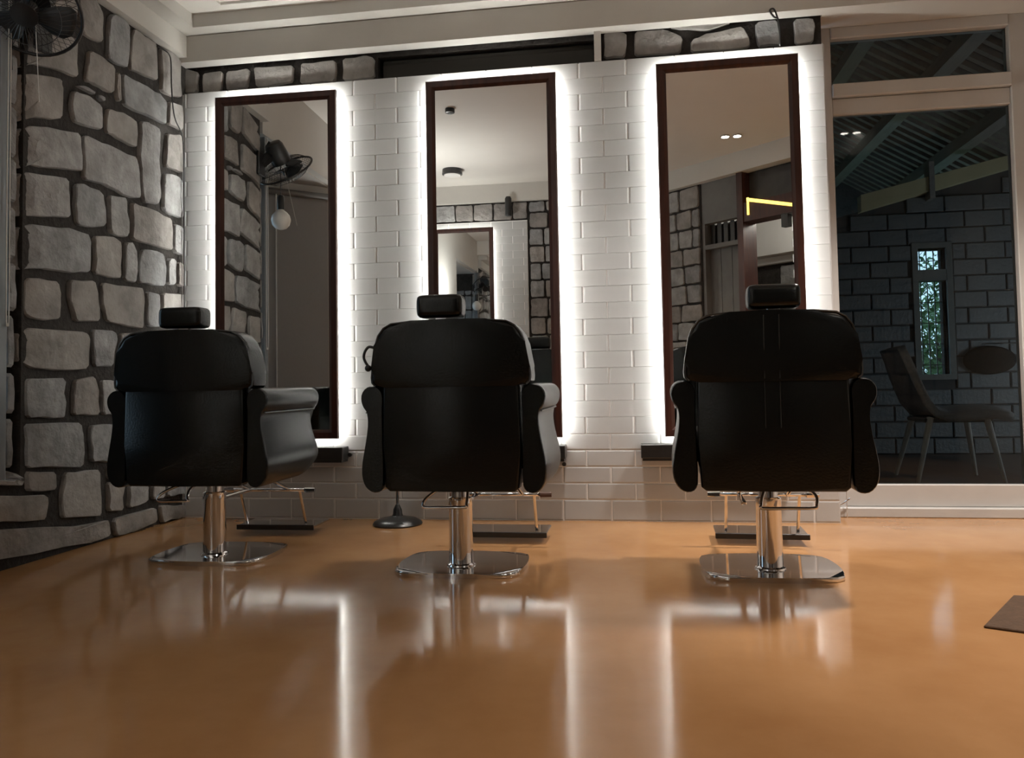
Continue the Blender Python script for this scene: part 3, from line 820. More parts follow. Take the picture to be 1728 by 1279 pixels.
# window in the block wall
bm = bmesh.new()
f = 0.03
box(bm, OX0 - 0.04, OX0, PY - 0.015, PY + 0.10, OZ0 - 0.04, OZ1 + 0.04); box(bm, OX1, OX1 + 0.04, PY - 0.015, PY + 0.10, OZ0 - 0.04, OZ1 + 0.04)
box(bm, OX0, OX1, PY - 0.015, PY + 0.10, OZ0 - 0.04, OZ0); box(bm, OX0, OX1, PY - 0.015, PY + 0.10, OZ1, OZ1 + 0.04); box(bm, OX0, OX1, PY - 0.012, PY + 0.08, 1.345, 1.425)
win3 = struct('window_3', bm, M['grey_paint'])
for k in range(3):
    bm = bmesh.new(); x = OX0 + (k + 1) * (OX1 - OX0) / 4
    tube(bm, [(x, PY + 0.11, OZ0), (x, PY + 0.11, OZ1)], 0.004, 6)
    obj('grille_bar', bm, M['black_metal'], win3)
for k in range(6):
    bm = bmesh.new(); z = OZ0 + 0.07 + k * 0.155
    tube(bm, [(OX0, PY + 0.112, z), (OX1, PY + 0.112, z)], 0.0035, 6)
    obj('grille_bar', bm, M['black_metal'], win3)
obj('pane', boxm(OX0, OX1, PY + 0.05, PY + 0.055, OZ0, OZ1), M['glass'], win3)
# cream beam climbing along the top of the block wall
bm = bmesh.new()
prism(bm, [(1.63, 1.865), (2.95, 2.205), (2.95, 2.29), (1.63, 1.985)], 'y', PY - 0.09, PY + 0.01)
tr = struct('trim_9', bm, M['yellow_plaster'])
struct('trim_10', boxm(2.10, 2.135, PY - 0.11, PY + 0.0, 1.93, 2.2), M['rafter'])
# roof of the porch: rafters run away from the window, battens lie across them
def rz(x): return 3.05 - 0.60 * (x - 1.2)
roof = None
bm = bmesh.new()
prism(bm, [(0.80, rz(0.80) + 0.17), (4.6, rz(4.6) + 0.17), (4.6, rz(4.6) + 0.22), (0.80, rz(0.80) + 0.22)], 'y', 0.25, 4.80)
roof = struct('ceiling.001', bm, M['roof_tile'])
k = 0
x = 1.02
while x < 3.6:
    bm = bmesh.new()
    box(bm, x, x + 0.10, 0.26, 4.72, rz(x) - 0.06, rz(x) + 0.03)
    obj('rafter', bm, M['rafter'], roof)
    x += 0.44
y = 0.34
while y < 4.65:
    bm = bmesh.new()
    prism(bm, [(0.82, rz(0.82) + 0.035), (4.5, rz(4.5) + 0.035), (4.5, rz(4.5) + 0.075), (0.82, rz(0.82) + 0.075)], 'y', y, y + 0.045)
    obj('batten', bm, M['rafter'], roof)
    y += 0.12
struct('wall_porch_end', boxm(0.6, 4.65, 4.72, 4.80, 1.9, 3.7), M['block'])
struct('wall_porch_left', boxm(0.72, 0.80, 0.26, 4.8, 0, 3.6), M['block'])
bm = bmesh.new()
box(bm, 4.55, 4.65, 0.26, PY + 0.2, 0, 0.9)
struct('wall_porch_right', bm, M['block'])
# header of the room wall above the porch window, so no light slips between roof and ceiling
struct('trim_11', boxm(0.80, 4.65, 0.16, 0.30, 2.32, 3.6), M['plaster'])
struct('trim_12', boxm(2.42, 4.65, 0.16, 0.30, 0.0, 2.4), M['plaster'])

# chair on the porch
pc = thing('shell_chair', 'grey upholstered side chair on pale splayed legs beyond the right-hand window', 'chair', (1.62, 0.98, PZ))
prof = [(0.30, 0.348), (0.22, 0.366), (0.10, 0.362), (0.0, 0.352), (-0.07, 0.372), (-0.115, 0.43), (-0.165, 0.56), (-0.205, 0.68), (-0.222, 0.725)]
bm = bmesh.new()
th = 0.045
up = []
for i, (a, b) in enumerate(prof):
    p0 = prof[max(i - 1, 0)]; p1 = prof[min(i + 1, len(prof) - 1)]
    t = Vector((p1[0] - p0[0], p1[1] - p0[1])).normalized()
    n = Vector((t.y, -t.x)) if True else None
    up.append((a, b, n))
rows = []
for (a, b, n) in up:
    hw = 0.20 if b < 0.5 else 0.20 - (b - 0.5) * 0.16
    row = []
    for k in range(7):
        s = -1 + 2 * k / 6
        lift = 0.03 * s * s
        q = (a - n.x * (lift), s * hw, b - n.y * (lift))
        row.append(q)
    rows.append((row, n))
top = [[bm.verts.new(q) for q in row] for row, n in rows]
bot = [[bm.verts.new((q[0] + n.x * th, q[1], q[2] + n.y * th)) for q in row] for row, n in rows]
R_, C_ = len(top), 7
for i in range(R_ - 1):
    for k in range(C_ - 1):
        bm.faces.new((top[i][k], top[i][k + 1], top[i + 1][k + 1], top[i + 1][k]))
        bm.faces.new((bot[i][k], bot[i + 1][k], bot[i + 1][k + 1], bot[i][k + 1]))
for i in range(R_ - 1):
    bm.faces.new((top[i][0], top[i + 1][0], bot[i + 1][0], bot[i][0]))
    bm.faces.new((top[i][-1], bot[i][-1], bot[i + 1][-1], top[i + 1][-1]))
for k in range(C_ - 1):
    bm.faces.new((top[0][k], bot[0][k], bot[0][k + 1], top[0][k + 1]))
    bm.faces.new((top[-1][k], top[-1][k + 1], bot[-1][k + 1], bot[-1][k]))
bmesh.ops.subdivide_edges(bm, edges=bm.edges[:], cuts=1, use_grid_fill=True, smooth=0.6)
obj('shell', bm, M['chair_fabric'], pc, smooth='all')
for (xa, ya, xb, yb) in ((0.19, -0.14, 0.25, -0.19), (0.19, 0.14, 0.25, 0.19), (-0.09, -0.14, -0.18, -0.19), (-0.09, 0.14, -0.18, 0.19)):
    bm = bmesh.new(); tube(bm, [(xa, ya, 0.345), (xb, yb, 0.0)], [0.018, 0.010], 10)
    obj('leg', bm, M['pale_leg'], pc)
bm = bmesh.new(); box(bm, -0.12, 0.22, -0.15, 0.15, 0.318, 0.340, bevel=0.005, seg=1)
obj('seat_frame', bm, M['black_metal'], pc)

# dark oval seat-back fixed low on the block wall
ov = thing('oval_cushion', 'black oval cushion against the grey block wall, right of the barred window', 'cushion', (2.477, PY - 0.012, 0.755))
bm = bmesh.new()
for (s, yy) in ((0.92, 0.0), (1.0, -0.02), (0.97, -0.045), (0.8, -0.06), (0.4, -0.066)):
    pass
prevr = None
for (s, yy) in ((0.92, 0.0), (1.0, -0.02), (0.97, -0.045), (0.8, -0.06), (0.4, -0.066)):
    ring = [bm.verts.new((0.178 * s * math.cos(2 * math.pi * k / 28), yy, 0.104 * s * math.sin(2 * math.pi * k / 28))) for k in range(28)]
    if prevr:
        for k in range(28):
            bm.faces.new((prevr[k], prevr[(k + 1) % 28], ring[(k + 1) % 28], ring[k]))
    else:
        bm.faces.new(ring)
    prevr = ring
bm.faces.new(prevr)
obj('pad', bm, M['matte_black'], ov, smooth='all')
bm = bmesh.new(); tube(bm, [(-0.03, -0.02, 0.10), (-0.02, -0.018, 0.118), (0.20, -0.018, 0.118)], 0.004, 6)
obj('hanging_rail', bm, M['chrome'], ov)

# garden: ground and trees beyond the porch
tag(obj('garden_lawn', boxm(-20, 20, PY + 0.5, 24, -0.06, -0.02), M['grass']), 'green lawn beyond the barred porch window', 'lawn')
def tree(label, loc, h, rad, seed, mi, n):
    r = random.Random(seed)
    t = thing('garden_tree', label, 'tree', loc, 0, None)
    bm = bmesh.new()
    tube(bm, [(0, 0, 0.001), (0, 0, 0.25), (0.03, 0.02, h * 0.4), (-0.04, 0.0, h * 0.85)], [0.07, 0.065, 0.05, 0.02], 8)
    for k in range(7):
        a = r.uniform(0, 6.28); z = h * r.uniform(0.3, 0.7)
        tube(bm, [(0, 0, z), (rad * 0.45 * math.cos(a), rad * 0.45 * math.sin(a), z + 0.3), (rad * 0.9 * math.cos(a), rad * 0.9 * math.sin(a), z + 0.7)], [0.025, 0.015, 0.006], 5)
    obj('trunk', bm, M['bark'], t)
    bm = bmesh.new()
    for k in range(n):
        a = r.uniform(0, 6.28); ph = math.acos(r.uniform(-1, 1)); q = rad * r.uniform(0.25, 1.0)
        c = Vector((q * math.sin(ph) * math.cos(a), q * math.sin(ph) * math.sin(a), h * 0.62 + q * 1.1 * math.cos(ph)))
        if c.z < 0.3: continue
        d1 = Vector((r.uniform(-1, 1), r.uniform(-1, 1), r.uniform(-1, 1))).normalized() * 0.055
        d2 = Vector((r.uniform(-1, 1), r.uniform(-1, 1), r.uniform(-1, 1))).normalized() * 0.026
        vs = [bm.verts.new(c - d1), bm.verts.new(c + d2), bm.verts.new(c + d1), bm.verts.new(c - d2)]
        bm.faces.new(vs)
    tag(obj('foliage', bm, M['leaf'][mi], t), kind='stuff')
tree('leafy green garden tree low behind the lower barred pane', (3.5, 6.4, -0.02), 1.3, 0.95, 3, 0, 2600)
tree('darker garden tree whose branches cross the upper barred pane', (4.6, 8.2, -0.02), 3.0, 1.3, 4, 1, 2200)

# ------------------------------------------------------------------ backlit mirrors
def make_mirror(label, cx, y, rz=0.0, lift=0.0):
    t = thing('wall_mirror', label, 'mirror', (cx, y, (MZ0 + MZ1) / 2 + lift), rz)
    hw, hh = MW / 2, (MZ1 - MZ0) / 2
    fw = 0.047
    bm = bmesh.new()
    # mitred moulding: rings of the profile from the outer back edge to the inner lip
    prof = [(0.0, -0.046), (0.0, -0.064), (0.004, -0.068), (0.030, -0.066), (0.041, -0.060), (fw, -0.054), (fw, -0.046)]
    rings = []
    for (i, yy) in prof:
        rings.append([bm.verts.new(p) for p in ((-hw + i, yy, -hh + i), (hw - i, yy, -hh + i), (hw - i, yy, hh - i), (-hw + i, yy, hh - i))])
    for a, b in zip(rings, rings[1:] + rings[:1]):
        for k in range(4):
            bm.faces.new((a[k], a[(k + 1) % 4], b[(k + 1) % 4], b[k]))
    obj('frame', bm, M['red_wood'], t)
    obj('mirror_glass', boxm(-hw + fw - 0.004, hw - fw + 0.004, -0.056, -0.050, -hh + fw - 0.004, hh - fw + 0.004), M['mirror'], t)
    ins = 0.026
    bk = obj('backing', boxm(-hw + ins, hw - ins, -0.0455, 0.0, -hh + ins, hh - ins), M['black_plastic'], t)
    bm = bmesh.new()
    a, b = 0.014, 0.022
    ya, yb = -0.036, -0.028
    box(bm, -hw + a, -hw + b, ya, yb, -hh + a, hh - a); box(bm, hw - b, hw - a, ya, yb, -hh + a, hh - a)
    box(bm, -hw + b, hw - b, ya, yb, -hh + a, -hh + b); box(bm, -hw + b, hw - b, ya, yb, hh - b, hh - a)
    obj('led_strip', bm, M['led'], t)
    return t
make_mirror('tall red-brown framed backlit mirror nearest the stone wall, reflecting the fan', MX[0], -0.003, math.radians(1.2))
make_mirror('tall red-brown framed backlit mirror in the middle, reflecting another glowing mirror', MX[1], -0.003)
make_mirror('tall red-brown framed backlit mirror nearest the porch window, reflecting the downlights', MX[2], -0.003)
m4 = make_mirror('backlit mirror on the opposite wall, seen only inside the middle mirror', RMX, YR + 0.016, math.pi, 0.155)

def shelf(label, x0, x1, z0, z1):
    t = thing('wall_shelf', label, 'shelf', ((x0 + x1) / 2, 0, z0))
    w = (x1 - x0) / 2
    obj('board', boxm(-w, w, -0.090, -0.003, 0.012, z1 - z0, bevel=0.003, seg=1), M['black_metal'], t)
    obj('lip', boxm(-w + 0.006, w - 0.006, -0.084, -0.003, 0.0, 0.0125), M['black_plastic'], t)
shelf('black wall shelf under the mirror nearest the stone wall', -2.08, -1.421, 0.281, 0.354)
shelf('black wall shelf under the middle mirror', -0.99, -0.350, 0.284, 0.357)
shelf('black wall shelf under the mirror nearest the porch window', -0.006, 0.70, 0.286, 0.360)

def wall_hook(label, x, z):
    t = thing('wall_hook', label, 'hook', (x, -0.002, z))
    bm = bmesh.new(); tube(bm, [(0, 0, 0), (0, -0.02, 0)], 0.006, 8)
    obj('peg', bm, M['black_metal'], t)
    bm = bmesh.new(); tube(bm, [(0, -0.02, 0), (0, -0.026, 0)], 0.010, 10)
    obj('knob', bm, M['black_metal'], t)
wall_hook('small black peg below the right end of the middle wall shelf', -0.362, 0.266)
wall_hook('small black peg on the tiles beside the leftmost black wall shelf', -1.408, 0.313)

# ------------------------------------------------------------------ barber chairs
def arm_mesh(s):
    P = [(0.222, 0.335), (0.224, 0.45), (0.226, 0.565), (0.222, 0.600), (0.226, 0.628), (0.242, 0.645), (0.262, 0.648), (0.284, 0.641), (0.298, 0.622),
         (0.300, 0.600), (0.293, 0.577), (0.281, 0.562), (0.276, 0.545), (0.277, 0.515), (0.283, 0.475), (0.292, 0.430), (0.299, 0.390), (0.299, 0.355),
         (0.290, 0.327), (0.272, 0.308), (0.250, 0.303), (0.230, 0.312)]
    Q = []
    for i in range(len(P)):
        a, b = P[i], P[(i + 1) % len(P)]
        Q += [(a[0] * .75 + b[0] * .25, a[1] * .75 + b[1] * .25), (a[0] * .25 + b[0] * .75, a[1] * .25 + b[1] * .75)]
    P = Q
    def front(z):
        if z > 0.555: return 0.185
        f = 0.150 + 0.030 * math.exp(-((z - 0.40) / 0.06) ** 2)
        if z < 0.37: f -= (0.37 - z) * 1.4
        return f
    bm = bmesh.new()
    rings = []
    st = [(0.0, 0.90), (0.012, 0.97), (0.03, 1.0), (0.3, 1.0), (0.6, 1.0), (0.85, 1.0), (0.965, 0.985), (0.99, 0.93), (1.0, 0.82)]
    y0 = -0.300
    for (t, sc) in st:
        ring = []
        for (x, z) in P:
            y1 = front(z)
            # the scroll keeps its own centre so that its end stays round
            c = (0.262, 0.603) if z > 0.556 else (0.258, z)
            xx = c[0] + (x - c[0]) * sc
            zz = c[1] + (z - c[1]) * sc if z > 0.556 else z + ((0.42 - z) * (1 - sc) * 0.3)
            ring.append(bm.verts.new((s * xx, y0 + (y1 - y0) * t, zz)))
        rings.append(ring)
    n = len(P)
    for a, b in zip(rings[:-1], rings[1:]):
        for k in range(n):
            bm.faces.new((a[k], a[(k + 1) % n], b[(k + 1) % n], b[k]))
    bm.faces.new(rings[0]); bm.faces.new(list(reversed(rings[-1])))
    return bm

def slab(half, y0, y1, bev, shear=None, seg=4, bulge=0.0):
    poly = [(x, z) for x, z in half] + [(-x, z) for x, z in reversed(half) if abs(x) > 1e-6]
    bm = bmesh.new()
    prism(bm, poly, 'y', y0, y1, bev, seg)
    for v in bm.verts:
        if shear:
            v.co.y -= max(0.0, v.co.z - shear[0]) * shear[1]
    return bm

def make_chair(label, loc, rz, ped=0.0, foot=0.0, lever=(-0.11, 0.05), seams=False, headw=0.072, ringpull=False, base_rz=0.0, head_dx=0.0):
    t = thing('barber_chair', label, 'chair', loc, rz, None)
    L = M['leather']
    # lower back panel and padded upper back
    lo = [(0, 0.311), (0.20, 0.311), (0.214, 0.322), (0.219, 0.45), (0.219, 0.70), (0, 0.70)]
    obj('back_panel', slab(lo, -0.315, -0.245, 0.012, None, 3), L, t, smooth=True)
    hi = [(0, 0.640), (0.21, 0.640), (0.247, 0.645), (0.257, 0.655), (0.259, 0.672), (0.256, 0.700), (0.249, 0.740), (0.243, 0.775), (0.233, 0.805), (0.214, 0.829), (0.188, 0.843), (0.12, 0.850), (0, 0.853)]
    bk = obj('backrest', slab(hi, -0.322, -0.205, 0.020, (0.70, 0.10), 4), L, t, smooth=True)
    if seams:
        for x in (-0.022, 0.022):
            bm = bmesh.new()
            tube(bm, [(x, -0.3225, 0.648), (x, -0.323, 0.70), (x * 1.0, -0.3375, 0.838)], 0.0014, 6)
            obj('seam', bm, M['leather_seam'], bk)
            bm = bmesh.new(); tube(bm, [(x, -0.3155, 0.50), (x, -0.3155, 0.642)], 0.0012, 6)
            obj('seam', bm, M['leather_seam'], bk)
    bm = bmesh.new()
    ov = [(a, b) for a, b in hi[1:-1]]
    path = [(a, -0.318 - max(0, b - 0.70) * 0.10, b) for a, b in ov[1:]] + [(-a, -0.318 - max(0, b - 0.70) * 0.10, b) for a, b in reversed(ov[1:])]
    tube(bm, [(a * 0.985, c, 0.70 + (b - 0.70) * 0.99) for a, c, b in path], 0.0028, 6)
    obj('piping', bm, M['leather_seam'], bk)
    # headrest with its post
    hr = obj('headrest', boxm(-headw + head_dx, headw + head_dx, -0.335, -0.245, 0.858, 0.932, bevel=0.030, seg=5), L, t, smooth=True)
    obj('post', boxm(-0.02 + head_dx, 0.02 + head_dx, -0.30, -0.285, 0.80, 0.87, bevel=0.003, seg=1), M['chrome'], hr)
    # seat
    obj('seat', boxm(-0.219, 0.219, -0.245, 0.215, 0.37, 0.480, bevel=0.028, seg=4), L, t, smooth=True)
    obj('seat_base', boxm(-0.205, 0.205, -0.240, 0.17, 0.318, 0.372, bevel=0.006, seg=1), M['black_plastic'], t)
    for s in (-1, 1):
        ar = obj('armrest', arm_mesh(s), L, t, smooth=True)
        bm = bmesh.new(); tube(bm, [(s * 0.2845, -0.285, 0.560), (s * 0.2845, 0.0, 0.560), (s * 0.2835, 0.165, 0.560)], 0.0028, 6)
        obj('piping', bm, M['leather_seam'], ar)
    # pedestal
    bm = bmesh.new()
    lathe(bm, [(0.052, 0.016), (0.050, 0.022), (0.0425, 0.026), (0.0415, 0.22), (0.0425, 0.224), (0.0425, 0.25), (0.032, 0.254), (0.030, 0.30), (0.07, 0.302), (0.07, 0.319)], 32, Matrix.Translation((ped, 0, 0)))
    obj('column', bm, M['chrome'], t, smooth=True)
    # base plate: square with bowed sides
    bm = bmesh.new()
    pl = []
    a, b, bow = 0.205, 0.165, 0.022
    for (sx, sy, ex, ey) in ((-1, -1, 1, -1), (1, -1, 1, 1), (1, 1, -1, 1), (-1, 1, -1, -1)):
        for k in range(8):
            q = 0.06 + 0.88 * k / 7
            px = a * (sx + (ex - sx) * q); py = b * (sy + (ey - sy) * q)
            o = bow * (1 - (2 * q - 1) ** 2)
            nx, ny = (sy + ey) * 0 + (sx + ex) / 2, (sy + ey) / 2
            pl.append((px + nx * o, py + ny * o))
    cr, sr = math.cos(base_rz), math.sin(base_rz)
    pl = [(ped + x * cr - y * sr, 0.045 + x * sr + y * cr) for x, y in pl]
    prism(bm, pl, 'z', 0.0, 0.017, 0.005, 2)
    obj('base_plate', bm, M['chrome'], t, smooth=True)
    # pump lever: a closed wire loop beside the column
    l, r = lever
    pts = [(ped - 0.015, -0.03, 0.296), ((ped + l * 0.55), -0.075, 0.288), (ped + l * 0.9, -0.105, 0.262), (ped + l, -0.115, 0.240), (ped + l * 0.9, -0.118, 0.232), (ped + (l + r) / 2, -0.12, 0.233), (ped + r * 0.9, -0.12, 0.234), (ped + r, -0.118, 0.242), (ped + r, -0.10, 0.272), (ped + r * 0.8, -0.05, 0.294)]
    bm = bmesh.new(); tube(bm, smooth_path(pts, 4), 0.0055, 8)
    obj('pump_lever', bm, M['chrome'], t, smooth='all')
    # footrest: arms, cross bar with capped ends, two drop rods and a tread plate
    fr = obj('footrest_frame', boxm(foot - 0.10, foot - 0.08, 0.16, 0.40, 0.200, 0.214, bevel=0.004, seg=1), M['chrome'], t)
    for s in (-1, 1):
        bm = bmesh.new()
        tube(bm, smooth_path([(foot + s * 0.09, 0.10, 0.33), (foot + s * 0.09, 0.22, 0.27), (foot + s * 0.09, 0.40, 0.206)], 4), 0.008, 8)
        obj('footrest_arm', bm, M['chrome'], fr, smooth='all')
    bm = bmesh.new(); tube(bm, [(foot - 0.165, 0.40, 0.206), (foot + 0.165, 0.40, 0.206)], 0.0075, 10)
    obj('cross_bar', bm, M['chrome'], fr, smooth='all')
    for s in (-1, 1):
        bm = bmesh.new(); tube(bm, [(foot + s * 0.160, 0.40, 0.206), (foot + s * 0.205, 0.40, 0.206)], [0.0115, 0.010], 10)
        obj('end_grip', bm, M['rubber'] if ringpull else M['chrome'], fr)
        bm = bmesh.new(); tube(bm, [(foot + s * 0.135, 0.40, 0.206), (foot + s * 0.135, 0.47, 0.05)], 0.006, 8)
        obj('drop_rod', bm, M['chrome'], fr)
    bm = bmesh.new(); box(bm, foot - 0.175, foot + 0.175, 0.455, 0.645, 0.030, 0.046, bevel=0.004, seg=1)
    obj('footplate', bm, M['chrome'], fr)
    obj('plate_edge', boxm(foot - 0.177, foot + 0.177, 0.448, 0.456, 0.026, 0.048, bevel=0.002, seg=1), M['black_metal'], fr)
    if ringpull:
        bm = bmesh.new()
        pts = [(-0.250, -0.30, 0.768), (-0.268, -0.302, 0.772), (-0.281, -0.303, 0.757), (-0.285, -0.303, 0.738), (-0.279, -0.303, 0.722), (-0.272, -0.303, 0.712)]
        tube(bm, smooth_path(pts, 4), 0.0045, 7)
        rp = obj('recline_pull', bm, M['black_plastic'], t, smooth='all')
        bm = bmesh.new(); bmesh.ops.create_uvsphere(bm, u_segments=10, v_segments=8, radius=0.011, matrix=Matrix.Translation((-0.271, -0.303, 0.703)))
        obj('ball_knob', bm, M['black_plastic'], rp, smooth='all')
        bm = bmesh.new(); tube(bm, [(-0.245, -0.30, 0.705), (-0.272, -0.303, 0.703)], 0.004, 6)
        obj('knob_stem', bm, M['black_plastic'], rp)
    return t
M['dark_steel'] = mat('dark_polished_steel', (0.16, 0.16, 0.165), 0.16, 1.0, color2=(0.20, 0.20, 0.205), scale=6)
make_chair('black leather barber chair nearest the stone wall, its right armrest in view', (-1.573, -0.905, 0), 0.02, ped=-0.052, foot=-0.012, lever=(-0.165, -0.045), headw=0.079, head_dx=-0.008)
make_chair('black leather barber chair in the middle with a ring pull on its back', (-0.593, -1.015, 0), 0.0, ped=-0.042, foot=0.03, lever=(-0.105, 0.047), headw=0.074, ringpull=True, head_dx=-0.03)
make_chair('black leather barber chair nearest the porch window, two seams down its back', (0.398, -0.985, 0), -0.03, ped=0.014, foot=0.04, lever=(-0.035, 0.135), seams=True, headw=0.078, base_rz=0.06, head_dx=0.012)

# ------------------------------------------------------------------ round-based stool behind the middle chair
st = thing('pedestal_stool', 'stool on a chrome pole and round black base behind the middle barber chair', 'stool', (-1.133, -0.145, 0))
bm = bmesh.new()
lathe(bm, [(0.112, 0.0), (0.115, 0.006), (0.108, 0.016), (0.085, 0.028), (0.045, 0.036), (0.026, 0.042), (0.022, 0.05), (0.020, 0.07), (0.013, 0.085), (0.009, 0.092)], 36)
obj('base', bm, M['black_metal'], st, smooth=True)
bm = bmesh.new(); tube(bm, [(0, 0, 0.085), (0, 0, 0.43)], 0.0075, 12)
obj('pole', bm, M['chrome'], st, smooth='all')
bm = bmesh.new(); lathe(bm, [(0.02, 0.42), (0.105, 0.425), (0.116, 0.44), (0.116, 0.462), (0.10, 0.474), (0.03, 0.478)], 32)
obj('seat', bm, M['leather'], st, smooth=True)

# ------------------------------------------------------------------ roller blinds
rb = thing('roller_blind', 'dark roller blind rolled up in the slot above the middle mirror', 'blind', (-0.716, 0.09, 2.26))
bm = bmesh.new(); tube(bm, [(-0.53, 0, 0.008), (0.53, 0, 0.008)], 0.024, 18)
obj('roll', bm, M['roll_blind'], rb, smooth='all')
obj('cloth', boxm(-0.53, 0.53, -0.028, -0.026, -0.075, 0.0), M['roll_blind'], rb)
obj('weight_bar', boxm(-0.53, 0.53, -0.033, -0.021, -0.09, -0.075, bevel=0.003, seg=1), M['dark_panel'], rb)

bl = thing('window_blind', 'grey cloth blind drawn down in the bay, seen in the mirror beside the stone wall', 'blind', (-2.715, -2.235, 2.17), math.atan2(-0.62, 0.79))
obj('cloth', boxm(-0.44, 0.44, 0.018, 0.021, -1.78, -0.02), M['blind'], bl)
bm = bmesh.new(); tube(bm, [(-0.45, 0.035, 0.0), (0.45, 0.035, 0.0)], 0.026, 14)
obj('roller', bm, M['grey_paint'], bl, smooth='all')
obj('weight_bar', boxm(-0.44, 0.44, 0.012, 0.027, -1.80, -1.78, bevel=0.003, seg=1), M['grey_paint'], bl)
bm = bmesh.new(); tube(bm, [(0.02, 0.045, -0.02), (0.02, 0.045, -1.70)], 0.005, 6)
obj('pull_cord', bm, M['white_cord'], bl)
bm = bmesh.new()
tube(bm, smooth_path([(-2.297, -1.166, 2.26), (-2.297, -1.165, 1.5), (-2.297, -1.163, 0.95), (-2.295, -1.171, 0.90), (-2.293, -1.181, 0.95), (-2.293, -1.183, 1.5), (-2.293, -1.181, 2.26)], 5), 0.0022, 6)
tag(obj('bead_chain', bm, M['white_cord'], None), 'white bead chain hanging in a loop at the left edge beside the stones', 'chain')

# ------------------------------------------------------------------ fan on the stone pillar
FC = Vector((-2.185, -1.215, 2.05))
FD = Vector((0.22, -0.62, -0.75)).normalized()        # the way it blows
fan = thing('wall_fan', 'black wire-grilled wall fan high on the stone wall', 'fan', FC)
zx = FD
xx = zx.cross(Vector((0, 0, 1))).normalized()
yx = zx.cross(xx)
FM = Matrix(((xx.x, yx.x, zx.x, 0), (xx.y, yx.y, zx.y, 0), (xx.z, yx.z, zx.z, 0), (0, 0, 0, 1)))
FR = 0.180
def fcirc(r, z, n=40): return [FM @ Vector((r * math.cos(2 * math.pi * k / n), r * math.sin(2 * math.pi * k / n), z)) for k in range(n)]
bm = bmesh.new(); tube(bm, fcirc(FR, 0.0), 0.0065, 8, closed=True)
obj('grille_ring', bm, M['black_plastic'], fan, smooth='all')
bm = bmesh.new()
for k in range(44):
    a = 2 * math.pi * k / 44
    tube(bm, [FM @ Vector((r * math.cos(a + s), r * math.sin(a + s), z)) for r, z, s in ((0.045, 0.052, -0.10), (0.12, 0.045, -0.03), (FR, 0.0, 0))], 0.0011, 4, cap=False)
    tube(bm, [FM @ Vector((r * math.cos(a), r * math.sin(a), z)) for r, z in ((0.06, -0.06), (0.13, -0.045), (FR, 0.0))], 0.0011, 4, cap=False)
tube(bm, fcirc(0.12, 0.046), 0.0013, 4, closed=True)
tube(bm, fcirc(0.12, -0.048), 0.0013, 4, closed=True)
tag(obj('grille_wires', bm, M['black_plastic'], fan), kind='stuff')
bm = bmesh.new(); lathe(bm, [(0.02, 0.05), (0.046, 0.051), (0.046, 0.056), (0.02, 0.058)], 20, FM)
obj('centre_badge', bm, M['black_metal'], fan, smooth=True)
for k in range(3):
    bm = bmesh.new()
    a0 = 2 * math.pi * k / 3 + 0.4
    rows = []
    for (r, w0, w1) in ((0.025, -0.35, 0.35), (0.06, -0.38, 0.62), (0.10, -0.30, 0.72), (0.14, -0.16, 0.70), (0.158, 0.05, 0.58)):
        row = []
        for j in range(5):
            w = w0 + (w1 - w0) * j / 4
            row.append((r * math.cos(a0 + w), r * math.sin(a0 + w), 0.012 - 0.035 * (j / 4) + 0.004))
        rows.append(row)
    T = [[bm.verts.new(FM @ Vector(p)) for p in row] for row in rows]
    Bt = [[bm.verts.new(FM @ Vector((p[0], p[1], p[2] - 0.003))) for p in row] for row in rows]
    for i in range(4):
        for j in range(4):
            bm.faces.new((T[i][j], T[i][j + 1], T[i + 1][j + 1], T[i + 1][j]))
            bm.faces.new((Bt[i][j], Bt[i + 1][j], Bt[i + 1][j + 1], Bt[i][j + 1]))
    for j in range(4):
        bm.faces.new((T[0][j], Bt[0][j], Bt[0][j + 1], T[0][j + 1])); bm.faces.new((T[4][j], T[4][j + 1], Bt[4][j + 1], Bt[4][j]))
    for i in range(4):
        bm.faces.new((T[i][0], T[i + 1][0], Bt[i + 1][0], Bt[i][0])); bm.faces.new((T[i][4], Bt[i][4], Bt[i + 1][4], T[i + 1][4]))
    obj('blade', bm, M['smoke_plastic'], fan, smooth='all')
bm = bmesh.new(); lathe(bm, [(0.01, 0.03), (0.03, 0.025), (0.032, -0.01), (0.01, -0.012)], 20, FM)
obj('hub', bm, M['black_plastic'], fan, smooth=True)
bm = bmesh.new(); lathe(bm, [(0.03, -0.05), (0.062, -0.055), (0.064, -0.10), (0.060, -0.17), (0.050, -0.19), (0.02, -0.195)], 24, FM)
mo = obj('motor_housing', bm, M['black_plastic'], fan, smooth=True)
bm = bmesh.new()
k0 = FM @ Vector((0.045, 0.02, -0.18)); tube(bm, [k0, k0 + Vector((0.03, 0.01, 0.03))], [0.005, 0.009], 8)
obj('swing_knob', bm, M['black_plastic'], mo)
# bracket back to the stone wall
bm = bmesh.new()
b0 = FM @ Vector((0, 0, -0.13))
tube(bm, [Vector((b0.x - 0.01, b0.y, b0.z)), Vector((-2.285 - FC.x, -1.05 - FC.y, 2.05 - FC.z))], 0.034, 4)
br = obj('wall_bracket', bm, M['black_plastic'], fan)
bm = bmesh.new(); box(bm, -2.285 - FC.x, -2.265 - FC.x, -1.075 - FC.y, -0.985 - FC.y, 1.97 - FC.z, 2.12 - FC.z, bevel=0.006, seg=1)
obj('mounting_plate', bm, M['black_plastic'], br)
bm = bmesh.new(); tube(bm, [b0 + Vector((0.02, -0.04, -0.05)), Vector((-2.12 - FC.x, -1.235 - FC.y, 1.69 - FC.z))], 0.0014, 5)
obj('pull_cord', bm, M['white_cord'], fan)

